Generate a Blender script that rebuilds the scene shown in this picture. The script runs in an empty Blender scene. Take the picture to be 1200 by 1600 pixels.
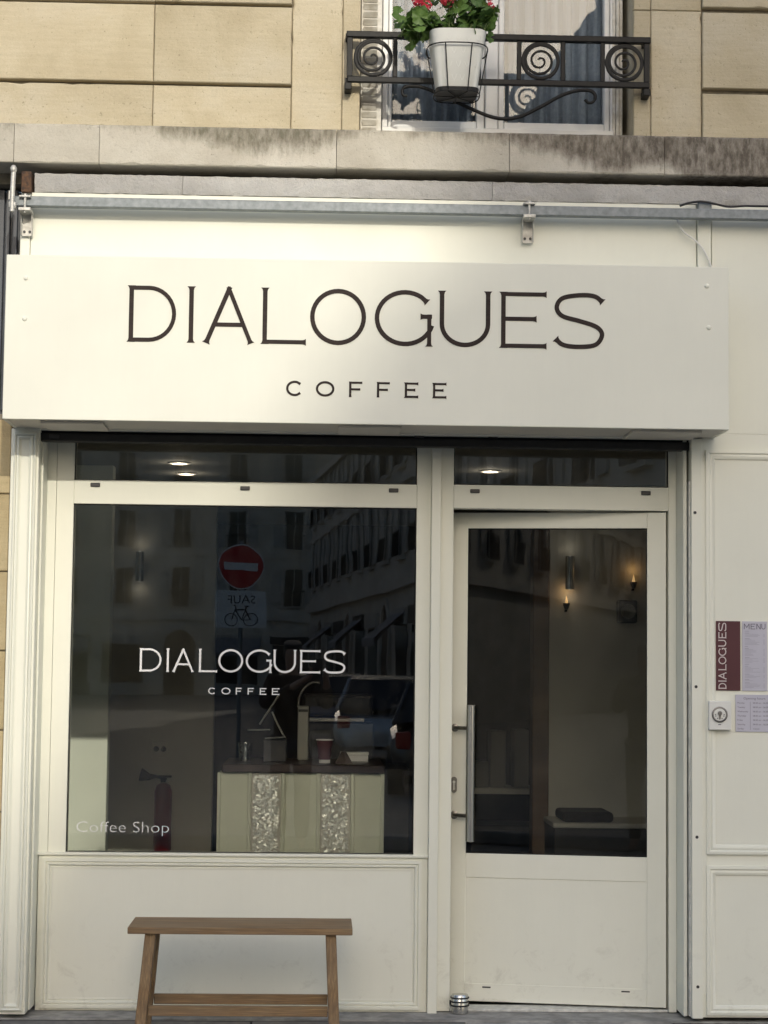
import bpy, bmesh, math, random
from mathutils import Vector, Matrix
random.seed(7)
R = math.radians
sc = bpy.context.scene
col = sc.collection

# ------------------------------------------------------------------ camera
D, ZC, F = 8.1, 1.47, 3040.0            # metres to the shopfront, eye height, focal length in photo pixels
VPX, VPY, ROLL = 500.0, 1042.0, .0112
_x, _y = VPX - 600, VPY - 800
_xr, _yr = _x * math.cos(ROLL) + _y * math.sin(ROLL), -_x * math.sin(ROLL) + _y * math.cos(ROLL)
PHI = math.atan(_yr / F)
THETA = math.atan(-_xr * math.cos(PHI) / F)
CAMR = Matrix.Rotation(-THETA, 3, 'Z') @ Matrix.Rotation(math.pi / 2 + PHI, 3, 'X') @ Matrix.Rotation(ROLL, 3, 'Z')
cam_d = bpy.data.cameras.new('camera')
cam = bpy.data.objects.new('camera', cam_d)
col.objects.link(cam)
cam.matrix_world = Matrix.Translation((0, -D, ZC)) @ CAMR.to_4x4()
cam_d.sensor_fit = 'VERTICAL'
cam_d.sensor_height = 24
cam_d.lens = 24 * F / 1600
cam_d.clip_start = .02
cam_d.clip_end = 600
sc.camera = cam

# ------------------------------------------------------------------ sky, sun, exposure
SUN_TRAVEL = Vector((-.17, 1.0, -.40)).normalized()     # the low sun shines up the side street onto the shop
sun_el = math.asin(-SUN_TRAVEL.z)
world = bpy.data.worlds.new('World')
sc.world = world
world.use_nodes = True
wn = world.node_tree
wn.nodes.clear()
sky = wn.nodes.new('ShaderNodeTexSky')
sky.sky_type = 'NISHITA'
sky.sun_disc = False
sky.sun_elevation = sun_el
sky.sun_rotation = math.atan2(-SUN_TRAVEL.x, -SUN_TRAVEL.y)
sky.air_density = 1.0
sky.dust_density = 3.0
sky.ozone_density = 1.5
bgn = wn.nodes.new('ShaderNodeBackground')
bgn.inputs['Strength'].default_value = .15
wo = wn.nodes.new('ShaderNodeOutputWorld')
wn.links.new(sky.outputs[0], bgn.inputs[0])
wn.links.new(bgn.outputs[0], wo.inputs[0])
sun_d = bpy.data.lights.new('sun', 'SUN')
sun_d.energy = 2.0
sun_d.angle = R(.55)
sun_d.color = (.68, .64, .55)
sun = bpy.data.objects.new('sun', sun_d)
col.objects.link(sun)
sun.rotation_euler = SUN_TRAVEL.to_track_quat('-Z', 'Y').to_euler()
sun.location = (5, -20, 15)
sc.view_settings.view_transform = 'Standard'
sc.view_settings.look = 'None'
sc.view_settings.gamma = 1
sc.view_settings.use_curve_mapping = False
sc.view_settings.exposure = 0.49
sc.render.engine = 'CYCLES'
sc.cycles.max_bounces = 10
sc.cycles.transparent_max_bounces = 16
sc.cycles.sample_clamp_indirect = 6

# ------------------------------------------------------------------ measuring: photo pixel -> point on a vertical plane of the place
def ray(px, py):
    return CAMR @ Vector(((px - 600) / F, (800 - py) / F, -1))
def P(px, py, Y):
    d = ray(px, py)
    t = (Y + D) / d.y
    return (d.x * t, ZC + d.z * t)
def X(px, py, Y): return P(px, py, Y)[0]
def Z(px, py, Y): return P(px, py, Y)[1]

# ------------------------------------------------------------------ things, parts, meshes
OFF = {}
def prop(o, label=None, cat=None, group=None, kind=None):
    if label: o['label'] = label
    if cat: o['category'] = cat
    if group: o['group'] = group
    if kind: o['kind'] = kind
    return o
def thing(name, loc, label, cat, group=None):
    o = bpy.data.objects.new(name, None)
    o.empty_display_size = .1
    col.objects.link(o)
    o.location = loc
    OFF[o.name] = Vector(loc)
    return prop(o, label, cat, group)

class MB:
    def __init__(s):
        s.bm = bmesh.new()
    def box(s, x0, x1, y0, y1, z0, z1, b=0, seg=1):
        m = Matrix.Translation(((x0 + x1) / 2, (y0 + y1) / 2, (z0 + z1) / 2)) @ Matrix.Diagonal((abs(x1 - x0), abs(y1 - y0), abs(z1 - z0), 1))
        r = bmesh.ops.create_cube(s.bm, size=1, matrix=m)
        if b:
            es = list({e for v in r['verts'] for e in v.link_edges})
            bmesh.ops.bevel(s.bm, geom=es, offset=b, segments=seg, affect='EDGES', profile=.5)
        return s
    def face(s, pts):
        return s.bm.faces.new([s.bm.verts.new(p) for p in pts])
    def prism(s, poly, f0, f1):
        """poly: 2-D outline; f0, f1 map a 2-D point to the two end planes"""
        a = [s.bm.verts.new(f0(p)) for p in poly]
        b = [s.bm.verts.new(f1(p)) for p in poly]
        n = len(poly)
        s.bm.faces.new(a)
        s.bm.faces.new(b[::-1])
        for i in range(n):
            s.bm.faces.new((a[i], b[i], b[(i + 1) % n], a[(i + 1) % n]))
        return s
    def tube(s, pts, r, n=8, closed=False, flat=None):
        pts = [Vector(p) for p in pts]
        k = len(pts)
        rings = []
        prev = None
        for i, p in enumerate(pts):
            if closed:
                t = pts[(i + 1) % k] - pts[i - 1]
            else:
                t = pts[min(i + 1, k - 1)] - pts[max(i - 1, 0)]
            t.normalize()
            if prev is None:
                u = t.cross(Vector((0, 1, 0)))
                if u.length < .05: u = t.cross(Vector((1, 0, 0)))
            else:
                u = prev - t * prev.dot(t)
            u.normalize()
            prev = u
            w = t.cross(u)
            ri = r[i] if isinstance(r, (list, tuple)) else r
            rw = ri * (flat or 1)
            rings.append([s.bm.verts.new(p + u * (ri * math.cos(a)) + w * (rw * math.sin(a)))
                          for a in [2 * math.pi * (j + .5) / n for j in range(n)]])
        m = k if closed else k - 1
        for i in range(m):
            A, B = rings[i], rings[(i + 1) % k]
            for j in range(n):
                s.bm.faces.new((A[j], A[(j + 1) % n], B[(j + 1) % n], B[j]))
        if not closed:
            s.bm.faces.new(rings[0][::-1])
            s.bm.faces.new(rings[-1])
        return s
    def lathe(s, prof, c, n=24, axis='Z', cap=True):
        c = Vector(c)
        rings = []
        for (r, h) in prof:
            ring = []
            for j in range(n):
                a = 2 * math.pi * j / n
                u, v = r * math.cos(a), r * math.sin(a)
                q = {'Z': (u, v, h), 'Y': (u, h, v), 'X': (h, u, v)}[axis]
                ring.append(s.bm.verts.new(c + Vector(q)))
            rings.append(ring)
        for A, B in zip(rings, rings[1:]):
            for j in range(n):
                s.bm.faces.new((A[j], A[(j + 1) % n], B[(j + 1) % n], B[j]))
        if cap:
            s.bm.faces.new(rings[0][::-1])
            s.bm.faces.new(rings[-1])
        return s
    def sweep_frame(s, x0, x1, z0, z1, Y, prof):
        """a mitred moulding round a rectangle; prof: (inset, proud) from outside inwards"""
        rows = []
        for (i, q) in prof:
            rows.append([s.bm.verts.new(p) for p in ((x0 + i, Y - q, z0 + i), (x1 - i, Y - q, z0 + i), (x1 - i, Y - q, z1 - i), (x0 + i, Y - q, z1 - i))])
        for A, B in zip(rows, rows[1:]):
            for j in range(4):
                s.bm.faces.new((A[j], A[(j + 1) % 4], B[(j + 1) % 4], B[j]))
        return s
    def mesh(s, name, org, mat, smooth=None):
        bmesh.ops.recalc_face_normals(s.bm, faces=s.bm.faces)
        bmesh.ops.translate(s.bm, verts=s.bm.verts, vec=-org)
        me = bpy.data.meshes.new(name)
        s.bm.to_mesh(me)
        s.bm.free()
        if mat: me.materials.append(mat)
        if smooth:
            for p in me.polygons: p.use_smooth = True
            me.set_sharp_from_angle(angle=R(smooth))
        return me
    def build(s, name, mat, parent=None, smooth=None, origin=None, base=False):
        if origin is None:
            vs = [v.co for v in s.bm.verts]
            lo = Vector([min(v[i] for v in vs) for i in range(3)])
            hi = Vector([max(v[i] for v in vs) for i in range(3)])
            origin = (lo + hi) / 2
            if base: origin.z = lo.z
        origin = Vector(origin)
        me = s.mesh(name, origin, mat, smooth)
        o = bpy.data.objects.new(name, me)
        col.objects.link(o)
        OFF[o.name] = origin
        if parent:
            o.parent = parent
            o.location = origin - OFF[parent.name]
        else:
            o.location = origin
        return o

def clone(o, parent, loc, rot=None):
    """a copy of a part and its sub-parts, sharing mesh data"""
    c = o.copy()
    col.objects.link(c)
    c.parent = parent
    c.location = Vector(loc)
    if rot is not None: c.rotation_euler = rot
    for ch in o.children:
        k = ch.copy()
        col.objects.link(k)
        k.parent = c
    return c

# ------------------------------------------------------------------ materials
def nd(nt, typ, **kw):
    n = nt.nodes.new(typ)
    for k, v in kw.items(): setattr(n, k, v)
    return n
def base_mat(name):
    m = bpy.data.materials.new(name)
    m.use_nodes = True
    nt = m.node_tree
    b = nt.nodes['Principled BSDF']
    return m, nt, b
def coords(nt, stretch=(1, 1, 1), obj=False):
    if obj:
        tc = nd(nt, 'ShaderNodeTexCoord'); src = tc.outputs['Object']
    else:
        g = nd(nt, 'ShaderNodeNewGeometry'); src = g.outputs['Position']
    mp = nd(nt, 'ShaderNodeMapping')
    mp.inputs['Scale'].default_value = stretch
    nt.links.new(src, mp.inputs[0])
    return mp.outputs[0]
def noise(nt, vec, scale, detail=4, rough=.55, dist=0):
    n = nd(nt, 'ShaderNodeTexNoise')
    n.inputs['Scale'].default_value = scale
    n.inputs['Detail'].default_value = detail
    n.inputs['Roughness'].default_value = rough
    n.inputs['Distortion'].default_value = dist
    nt.links.new(vec, n.inputs['Vector'])
    return n.outputs['Fac']
def ramp(nt, fac, stops):
    r = nd(nt, 'ShaderNodeValToRGB')
    e = r.color_ramp.elements
    while len(e) < len(stops): e.new(.5)
    for el, (p, c) in zip(e, stops):
        el.position = p
        el.color = (c, c, c, 1) if isinstance(c, (int, float)) else (*c[:3], 1)
    nt.links.new(fac, r.inputs[0])
    return r.outputs[0]
def mixc(nt, fac, a, b, mode='MIX'):
    m = nd(nt, 'ShaderNodeMix', data_type='RGBA', blend_type=mode)
    for sock, v in ((m.inputs[0], fac), (m.inputs[6], a), (m.inputs[7], b)):
        if hasattr(v, 'is_output'): nt.links.new(v, sock)
        elif isinstance(v, (int, float)): sock.default_value = v
        else: sock.default_value = (*v[:3], 1)
    return m.outputs[2]
def math_n(nt, op, a, b=None, clamp=False):
    m = nd(nt, 'ShaderNodeMath', operation=op, use_clamp=clamp)
    for s_, v in zip(m.inputs, (a, b)):
        if v is None: continue
        if hasattr(v, 'is_output'): nt.links.new(v, s_)
        else: s_.default_value = v
    return m.outputs[0]
def bump(nt, b, h, strength, dist=.002):
    n = nd(nt, 'ShaderNodeBump')
    n.inputs['Strength'].default_value = strength
    n.inputs['Distance'].default_value = dist
    nt.links.new(h, n.inputs['Height'])
    nt.links.new(n.outputs[0], b.inputs['Normal'])
def pmat(name, c1, c2=None, scale=6, rough=.5, metal=0, bmp=0, bscale=60, stretch=(1, 1, 1), detail=5, lo=.35, hi=.65, spec=.5, obj=False, bdist=.002):
    m, nt, b = base_mat(name)
    b.inputs['Roughness'].default_value = rough
    b.inputs['Metallic'].default_value = metal
    b.inputs['Specular IOR Level'].default_value = spec
    v = coords(nt, stretch, obj)
    c2 = c2 or tuple(x * .93 for x in c1)
    f = noise(nt, v, scale, detail)
    nt.links.new(ramp(nt, f, [(lo, c2), (hi, c1)]), b.inputs['Base Color'])
    if bmp:
        bump(nt, b, noise(nt, v, bscale, 4), bmp, bdist)
    return m

def paint(name, c, dirt=.25, rough=.42):
    """satin paint brushed on wood: faint tone drift, brush marks, sparse scuffs"""
    m, nt, b = base_mat(name)
    v = coords(nt)
    f1 = noise(nt, v, 2.2, 6, .6)
    c1 = ramp(nt, f1, [(.3, tuple(x * .95 for x in c)), (.7, c)])
    vv = coords(nt, (30, 30, 3))
    f2 = noise(nt, vv, 1.2, 5, .6)
    c2 = mixc(nt, ramp(nt, f2, [(.35, .06), (.7, 0)]), c1, tuple(x * .8 for x in c))
    # scuffs and grime, heavier towards the pavement where boots and splashes reach
    g = nd(nt, 'ShaderNodeNewGeometry')
    sx = nd(nt, 'ShaderNodeSeparateXYZ')
    nt.links.new(g.outputs['Position'], sx.inputs[0])
    hz = nd(nt, 'ShaderNodeMapRange')
    for i, val in ((1, .0), (2, .45), (3, .8), (4, .06)): hz.inputs[i].default_value = val
    nt.links.new(sx.outputs[2], hz.inputs[0])
    f3 = noise(nt, v, 11, 9, .72, .6)
    spots = ramp(nt, f3, [(.55, 0), (.72, 1)])
    k = math_n(nt, 'MULTIPLY', math_n(nt, 'MULTIPLY', spots, hz.outputs[0]), dirt)
    c3 = mixc(nt, k, c2, (.30, .27, .21))
    nt.links.new(c3, b.inputs['Base Color'])
    r = ramp(nt, f1, [(.3, rough + .08), (.7, rough - .05)])
    nt.links.new(r, b.inputs['Roughness'])
    b.inputs['Specular IOR Level'].default_value = .4
    h = math_n(nt, 'ADD', noise(nt, coords(nt, (60, 60, 6)), 2, 3), noise(nt, v, 140, 2))
    bump(nt, b, h, .10, .0015)
    return m

M = {}
CREAM = (.79, .79, .69)
M['cream'] = paint('cream_paint', CREAM, .5)
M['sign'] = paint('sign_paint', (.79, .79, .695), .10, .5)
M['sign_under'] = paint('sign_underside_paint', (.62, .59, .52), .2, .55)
M['letter'] = pmat('brown_letter_paint', (.042, .029, .025), (.024, .017, .015), 90, .65, spec=.2, stretch=(.15, 1, 1), lo=.3, hi=.7)
M['white_vinyl'] = pmat('white_vinyl', (.82, .82, .82), (.76, .76, .76), 10, .5)
M['black'] = pmat('black_void', (.012, .012, .013), (.006, .006, .006), 20, .6, bmp=.1)
M['tab'] = pmat('dark_grey_plastic', (.035, .034, .036), (.022, .022, .024), 30, .45)
M['gap'] = pmat('seal_and_joint_shade', (.010, .010, .010), None, 20, .8)
M['galv'] = pmat('galvanised_steel', (.27, .295, .31), (.17, .19, .20), 35, .55, .35, .15, 90, lo=.3, hi=.7)
M['bracket'] = pmat('bracket_steel', (.62, .61, .57), (.40, .39, .36), 40, .5, .4, .15, 90)
M['rust'] = pmat('rusty_iron', (.16, .085, .045), (.05, .035, .028), 60, .85, .2, .4, 120)
M['iron'] = pmat('black_iron_paint', (.014, .0135, .013), (.007, .007, .007), 40, .5, 0, .25, 120, spec=.25)
M['slate'] = pmat('slate_paint', (.060, .070, .088), (.048, .056, .072), 8, .4, 0, .06, 90)
M['steel'] = pmat('brushed_steel', (.62, .62, .60), (.52, .52, .51), 200, .24, 1, .02, 300, stretch=(1, 1, .05))
M['steel_dull'] = pmat('satin_bronze_steel', (.30, .29, .27), (.2, .19, .18), 100, .38, .9)
M['alu'] = pmat('worn_aluminium', (.74, .74, .70), (.52, .52, .49), 30, .5, .3, .2, 80)
M['rubber'] = pmat('black_rubber', (.014, .014, .014), None, 30, .6)
M['pot'] = pmat('white_glazed_pot', (.72, .72, .68), (.66, .665, .63), 8, .35, 0, .04, 60)
M['soil'] = pmat('potting_soil', (.03, .02, .014), (.012, .008, .006), 80, .95, 0, .8, 120)
M['stem'] = pmat('plant_stem', (.10, .15, .04), None, 30, .6)
M['wire_b'] = pmat('black_cable', (.02, .02, .022), None, 30, .5)
M['wire_w'] = pmat('white_cable', (.75, .74, .70), None, 30, .5)
M['white_frame'] = pmat('white_window_frame', (.78, .78, .76), (.68, .68, .66), 8, .4, 0, .05, 90)
M['shutter_metal'] = pmat('old_white_shutter_paint', (.72, .70, .64), (.50, .47, .40), 24, .55, 0, .2, 80)
M['plastic'] = pmat('white_plastic', (.76, .76, .72), None, 8, .45)
M['maroon'] = pmat('maroon_print', (.082, .016, .024), (.066, .012, .018), 5, .5)
M['lilac_paper'] = pmat('pale_lilac_paper', (.52, .51, .58), (.48, .47, .54), 6, .55)
M['grey_ink'] = pmat('grey_ink', (.13, .12, .16), None, 6, .6)
M['faint_ink'] = pmat('faint_ink', (.33, .32, .39), None, 6, .6)
M['pink_ink'] = pmat('pale_lettering', (.62, .55, .54), None, 6, .6)
M['int_wall'] = pmat('interior_plaster', (.68, .66, .58), (.62, .60, .53), 3, .7, 0, .1, 40)
M['int_white'] = pmat('interior_white_panel', (.86, .88, .76), (.82, .84, .72), 3, .5)
M['int_dark'] = pmat('interior_dark_panel', (.055, .048, .042), (.03, .027, .024), 5, .6)
M['int_floor'] = pmat('interior_floor', (.09, .075, .06), (.06, .05, .04), 9, .35)
M['int_ceiling'] = pmat('interior_ceiling', (.45, .44, .40), (.42, .41, .37), 3, .8)
M['counter_top'] = pmat('dark_stained_counter', (.05, .028, .022), (.028, .016, .013), 8, .3, stretch=(.2, 1, 1))
M['counter'] = pmat('pale_green_cream_counter', (.76, .79, .64), (.71, .74, .59), 4, .45)
M['red_cyl'] = pmat('red_extinguisher_paint', (.17, .008, .007), None, 6, .3)
M['cup'] = pmat('maroon_paper_cup', (.13, .05, .06), None, 10, .6)
M['white_lid'] = pmat('white_cup_lid', (.75, .74, .72), None, 10, .5)
M['tray_wood'] = pmat('interior_oak', (.18, .11, .06), (.10, .06, .03), 5, .5, stretch=(.2, 1, 1))

def wood(name):
    m, nt, b = base_mat(name)
    v = coords(nt, (1, 1, 1), True)
    mp = nd(nt, 'ShaderNodeMapping'); mp.inputs['Scale'].default_value = (1.3, 22, 22)
    nt.links.new(v, mp.inputs[0])
    f = noise(nt, mp.outputs[0], 2.2, 8, .62, 1.1)
    mp2 = nd(nt, 'ShaderNodeMapping'); mp2.inputs['Scale'].default_value = (3, 140, 140)
    nt.links.new(v, mp2.inputs[0])
    f2 = noise(nt, mp2.outputs[0], 2.5, 4, .6)
    c = ramp(nt, f, [(.25, (.13, .074, .030)), (.5, (.275, .163, .070)), (.75, (.40, .265, .125))])
    c = mixc(nt, ramp(nt, f2, [(.4, .55), (.62, 0)]), c, (.07, .04, .022))
    big = noise(nt, v, 5, 2)
    c = mixc(nt, ramp(nt, big, [(.4, .25), (.7, 0)]), c, (.27, .215, .145))
    nt.links.new(c, b.inputs['Base Color'])
    b.inputs['Roughness'].default_value = .62
    bump(nt, b, math_n(nt, 'ADD', f, f2), .35, .0015)
    return m
M['bench'] = wood('weathered_teak')

def stone(name, c1, c2, c3, bmp=.35, pits=.5, streak=True):
    """sawn limestone: bedding lines, blotches, small pits"""
    m, nt, b = base_mat(name)
    v = coords(nt)
    oi = nd(nt, 'ShaderNodeObjectInfo')
    off = nd(nt, 'ShaderNodeVectorMath', operation='ADD')
    sc_ = nd(nt, 'ShaderNodeVectorMath', operation='SCALE'); sc_.inputs['Scale'].default_value = 7.0
    cb = nd(nt, 'ShaderNodeCombineXYZ')
    for i in range(3): nt.links.new(oi.outputs['Random'], cb.inputs[i])
    nt.links.new(cb.outputs[0], sc_.inputs[0])
    nt.links.new(v, off.inputs[0]); nt.links.new(sc_.outputs[0], off.inputs[1])
    v = off.outputs[0]
    f = noise(nt, v, 2.6, 8, .62, .3)
    c = ramp(nt, f, [(.30, c2), (.5, c1), (.68, c3)])
    if streak:
        mp = nd(nt, 'ShaderNodeMapping'); mp.inputs['Scale'].default_value = (2.2, 6, 34)
        nt.links.new(v, mp.inputs[0])
        s_ = noise(nt, mp.outputs[0], 2.4, 7, .65, .5)
        c = mixc(nt, ramp(nt, s_, [(.32, .16), (.56, 0)]), c, tuple(x * .68 for x in c2))
        c = mixc(nt, ramp(nt, s_, [(.55, 0), (.75, .14)]), c, tuple(min(1, x * 1.15) for x in c3))
    # each block a touch lighter or darker than the next
    tone = ramp(nt, oi.outputs['Random'], [(0, .82), (1, 1.0)])
    c = mixc(nt, 1.0, c, tone, 'MULTIPLY')
    f2 = noise(nt, v, 70, 5, .7)
    c = mixc(nt, ramp(nt, f2, [(.31, pits), (.39, 0)]), c, tuple(x * .5 for x in c2))
    grain = noise(nt, v, 260, 3, .6)
    c = mixc(nt, ramp(nt, grain, [(.35, .18), (.6, 0)]), c, tuple(x * .6 for x in c2))
    nt.links.new(c, b.inputs['Base Color'])
    b.inputs['Roughness'].default_value = .88
    b.inputs['Specular IOR Level'].default_value = .2
    h = math_n(nt, 'ADD', math_n(nt, 'MULTIPLY', f2, .6), math_n(nt, 'MULTIPLY', noise(nt, v, 18, 6, .65), 1.0))
    bump(nt, b, h, bmp * 1.3, .007)
    return m, nt, b, c
M['stone'] = stone('tan_limestone', (.585, .51, .36), (.50, .425, .285), (.64, .575, .44), .4, .75)[0]
M['stone_pier'] = stone('honey_limestone', (.56, .46, .28), (.47, .37, .21), (.62, .53, .35))[0]
M['mortar'] = pmat('lime_mortar', (.30, .265, .20), (.20, .175, .13), 30, .95, 0, .4, 60)
M['band'] = stone('grey_band_stone', (.56, .545, .52), (.45, .44, .42), (.64, .63, .60), 1.0, .3, False)[0]

# the ledge: the same limestone with algae and soot that creeps down from its upper edge in two long patches
mL, nt, b, c = stone('stained_ledge_stone', (.62, .58, .49), (.49, .445, .365), (.70, .66, .575), .6, .6, False)
g = nd(nt, 'ShaderNodeNewGeometry'); sx = nd(nt, 'ShaderNodeSeparateXYZ'); nt.links.new(g.outputs['Position'], sx.inputs[0])
LZ1, LZ0 = Z(600, 202, -.04), Z(600, 265, -.04)
xa = nd(nt, 'ShaderNodeMapRange'); nt.links.new(sx.outputs[0], xa.inputs[0]); xa.inputs[1].default_value = X(0, 230, -.04); xa.inputs[2].default_value = X(1200, 230, -.04)
za = nd(nt, 'ShaderNodeMapRange'); nt.links.new(sx.outputs[2], za.inputs[0]); za.inputs[1].default_value = LZ0; za.inputs[2].default_value = LZ1
reach = ramp(nt, xa.outputs[0], [(0, 0.0), (.18, .0), (.23, .36), (.30, .55), (.41, .60), (.45, .12), (.52, .02), (.60, .10), (.66, .24), (.73, .62), (.79, 1.05), (.85, .72), (.90, 1.15), (1, 1.25)])
wob = math_n(nt, 'ADD', math_n(nt, 'MULTIPLY', noise(nt, coords(nt, (1, 1, .6)), 9, 8, .7, .4), .6), math_n(nt, 'MULTIPLY', noise(nt, coords(nt, (1, 1, .12)), 28, 6, .75), .4))
fine = noise(nt, coords(nt, (1, 1, .35)), 45, 6, .7)
d1 = math_n(nt, 'SUBTRACT', math_n(nt, 'ADD', reach, math_n(nt, 'MULTIPLY', math_n(nt, 'SUBTRACT', wob, .5), 1.5)), math_n(nt, 'SUBTRACT', 1.0, za.outputs[0]))
st = math_n(nt, 'MULTIPLY', ramp(nt, math_n(nt, 'ADD', d1, .10), [(0, 0), (.12, .35), (.34, 1)]), ramp(nt, fine, [(.28, .35), (.6, 1)]))
st = math_n(nt, 'MULTIPLY', st, .92)
hue = ramp(nt, xa.outputs[0], [(.2, (.115, .125, .085)), (.45, (.09, .095, .068)), (.7, (.040, .038, .033)), (1, (.026, .025, .023))])
c2 = mixc(nt, st, c, hue)
halo = math_n(nt, 'MULTIPLY', ramp(nt, math_n(nt, 'ADD', d1, .25), [(0, 0), (.4, 1)]), .25)
c2 = mixc(nt, halo, c2, (.30, .235, .17))
lich = noise(nt, coords(nt), 24, 7, .75)
c2 = mixc(nt, math_n(nt, 'MULTIPLY', st, ramp(nt, lich, [(.58, 0), (.68, .45)])), c2, (.34, .32, .27))
nt.links.new(c2, b.inputs['Base Color'])
M['ledge'] = mL

# shop glass: clear pane, mirror share by angle, faint float-glass ripple
def glass_mat(name, tint, ior, ripple=.02, rscale=3.0, dust=.012):
    m = bpy.data.materials.new(name); m.use_nodes = True
    nt = m.node_tree; nt.nodes.clear()
    out = nd(nt, 'ShaderNodeOutputMaterial')
    tr = nd(nt, 'ShaderNodeBsdfTransparent'); tr.inputs[0].default_value = (*tint, 1)
    gl = nd(nt, 'ShaderNodeBsdfGlossy'); gl.inputs['Roughness'].default_value = 0.0
    gl.inputs[0].default_value = (.95, .95, .95, 1)
    fr = nd(nt, 'ShaderNodeFresnel'); fr.inputs[0].default_value = ior
    bp = nd(nt, 'ShaderNodeBump'); bp.inputs['Strength'].default_value = ripple; bp.inputs['Distance'].default_value = .01
    nt.links.new(noise(nt, coords(nt), rscale, 2), bp.inputs['Height'])
    nt.links.new(bp.outputs[0], gl.inputs['Normal'])
    mx = nd(nt, 'ShaderNodeMixShader')
    nt.links.new(fr.outputs[0], mx.inputs[0]); nt.links.new(tr.outputs[0], mx.inputs[1]); nt.links.new(gl.outputs[0], mx.inputs[2])
    df = nd(nt, 'ShaderNodeBsdfDiffuse'); df.inputs[0].default_value = (.5, .5, .48, 1)
    m2 = nd(nt, 'ShaderNodeMixShader')
    d = math_n(nt, 'MULTIPLY', ramp(nt, noise(nt, coords(nt, (1, 1, .5)), 14, 7, .7), [(.45, 0), (.8, 1)]), dust)
    nt.links.new(d, m2.inputs[0]); nt.links.new(mx.outputs[0], m2.inputs[1]); nt.links.new(df.outputs[0], m2.inputs[2])
    nt.links.new(m2.outputs[0], out.inputs[0])
    return m
M['glass'] = glass_mat('shop_glass', (.97, .98, .97), 1.70)
M['door_glass'] = glass_mat('door_glass', (.93, .94, .93), 1.42)
M['glass_up'] = glass_mat('old_window_glass', (.88, .91, .94), 1.33, .10, 5)
M['tumbler'] = glass_mat('drinking_glass', (.85, .87, .87), 1.9, .4, 40)

def leafy(name, c1, c2):
    m, nt, b = base_mat(name)
    oi = nd(nt, 'ShaderNodeObjectInfo')
    v = coords(nt, (1, 1, 1), True)
    f = noise(nt, v, 60, 4)
    c = ramp(nt, oi.outputs['Random'], [(0, c1), (1, c2)])
    c = mixc(nt, ramp(nt, f, [(.4, .35), (.65, 0)]), c, tuple(x * .55 for x in c1))
    nt.links.new(c, b.inputs['Base Color'])
    b.inputs['Roughness'].default_value = .5
    b.inputs['Subsurface Weight'].default_value = .0
    tr = nd(nt, 'ShaderNodeBsdfTranslucent'); nt.links.new(c, tr.inputs[0])
    mx = nd(nt, 'ShaderNodeMixShader'); mx.inputs[0].default_value = .25
    out = nt.nodes['Material Output']
    nt.links.new(b.outputs[0], mx.inputs[1]); nt.links.new(tr.outputs[0], mx.inputs[2]); nt.links.new(mx.outputs[0], out.inputs[0])
    return m
M['leaf'] = leafy('geranium_leaf', (.06, .125, .026), (.13, .23, .05))
M['petal'] = leafy('geranium_petal', (.66, .03, .07), (.82, .12, .17))
M['curtain'] = leafy('grey_net_curtain', (.38, .415, .455), (.38, .415, .455))

def emit(name, c, s):
    m, nt, b = base_mat(name)
    b.inputs['Base Color'].default_value = (*c, 1)
    b.inputs['Emission Color'].default_value = (*c, 1)
    b.inputs['Emission Strength'].default_value = s
    return m
M['lamp'] = emit('warm_lamp_diffuser', (1, .84, .62), 1.6)
M['lamp_soft'] = emit('warm_wall_lamp', (1, .60, .25), .4)

# pearly silver chips on the counter
m, nt, b = base_mat('silver_chips')
b.inputs['Base Color'].default_value = (.84, .86, .80, 1)
b.inputs['Metallic'].default_value = .35
b.inputs['Roughness'].default_value = .38
M['chips'] = m

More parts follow.
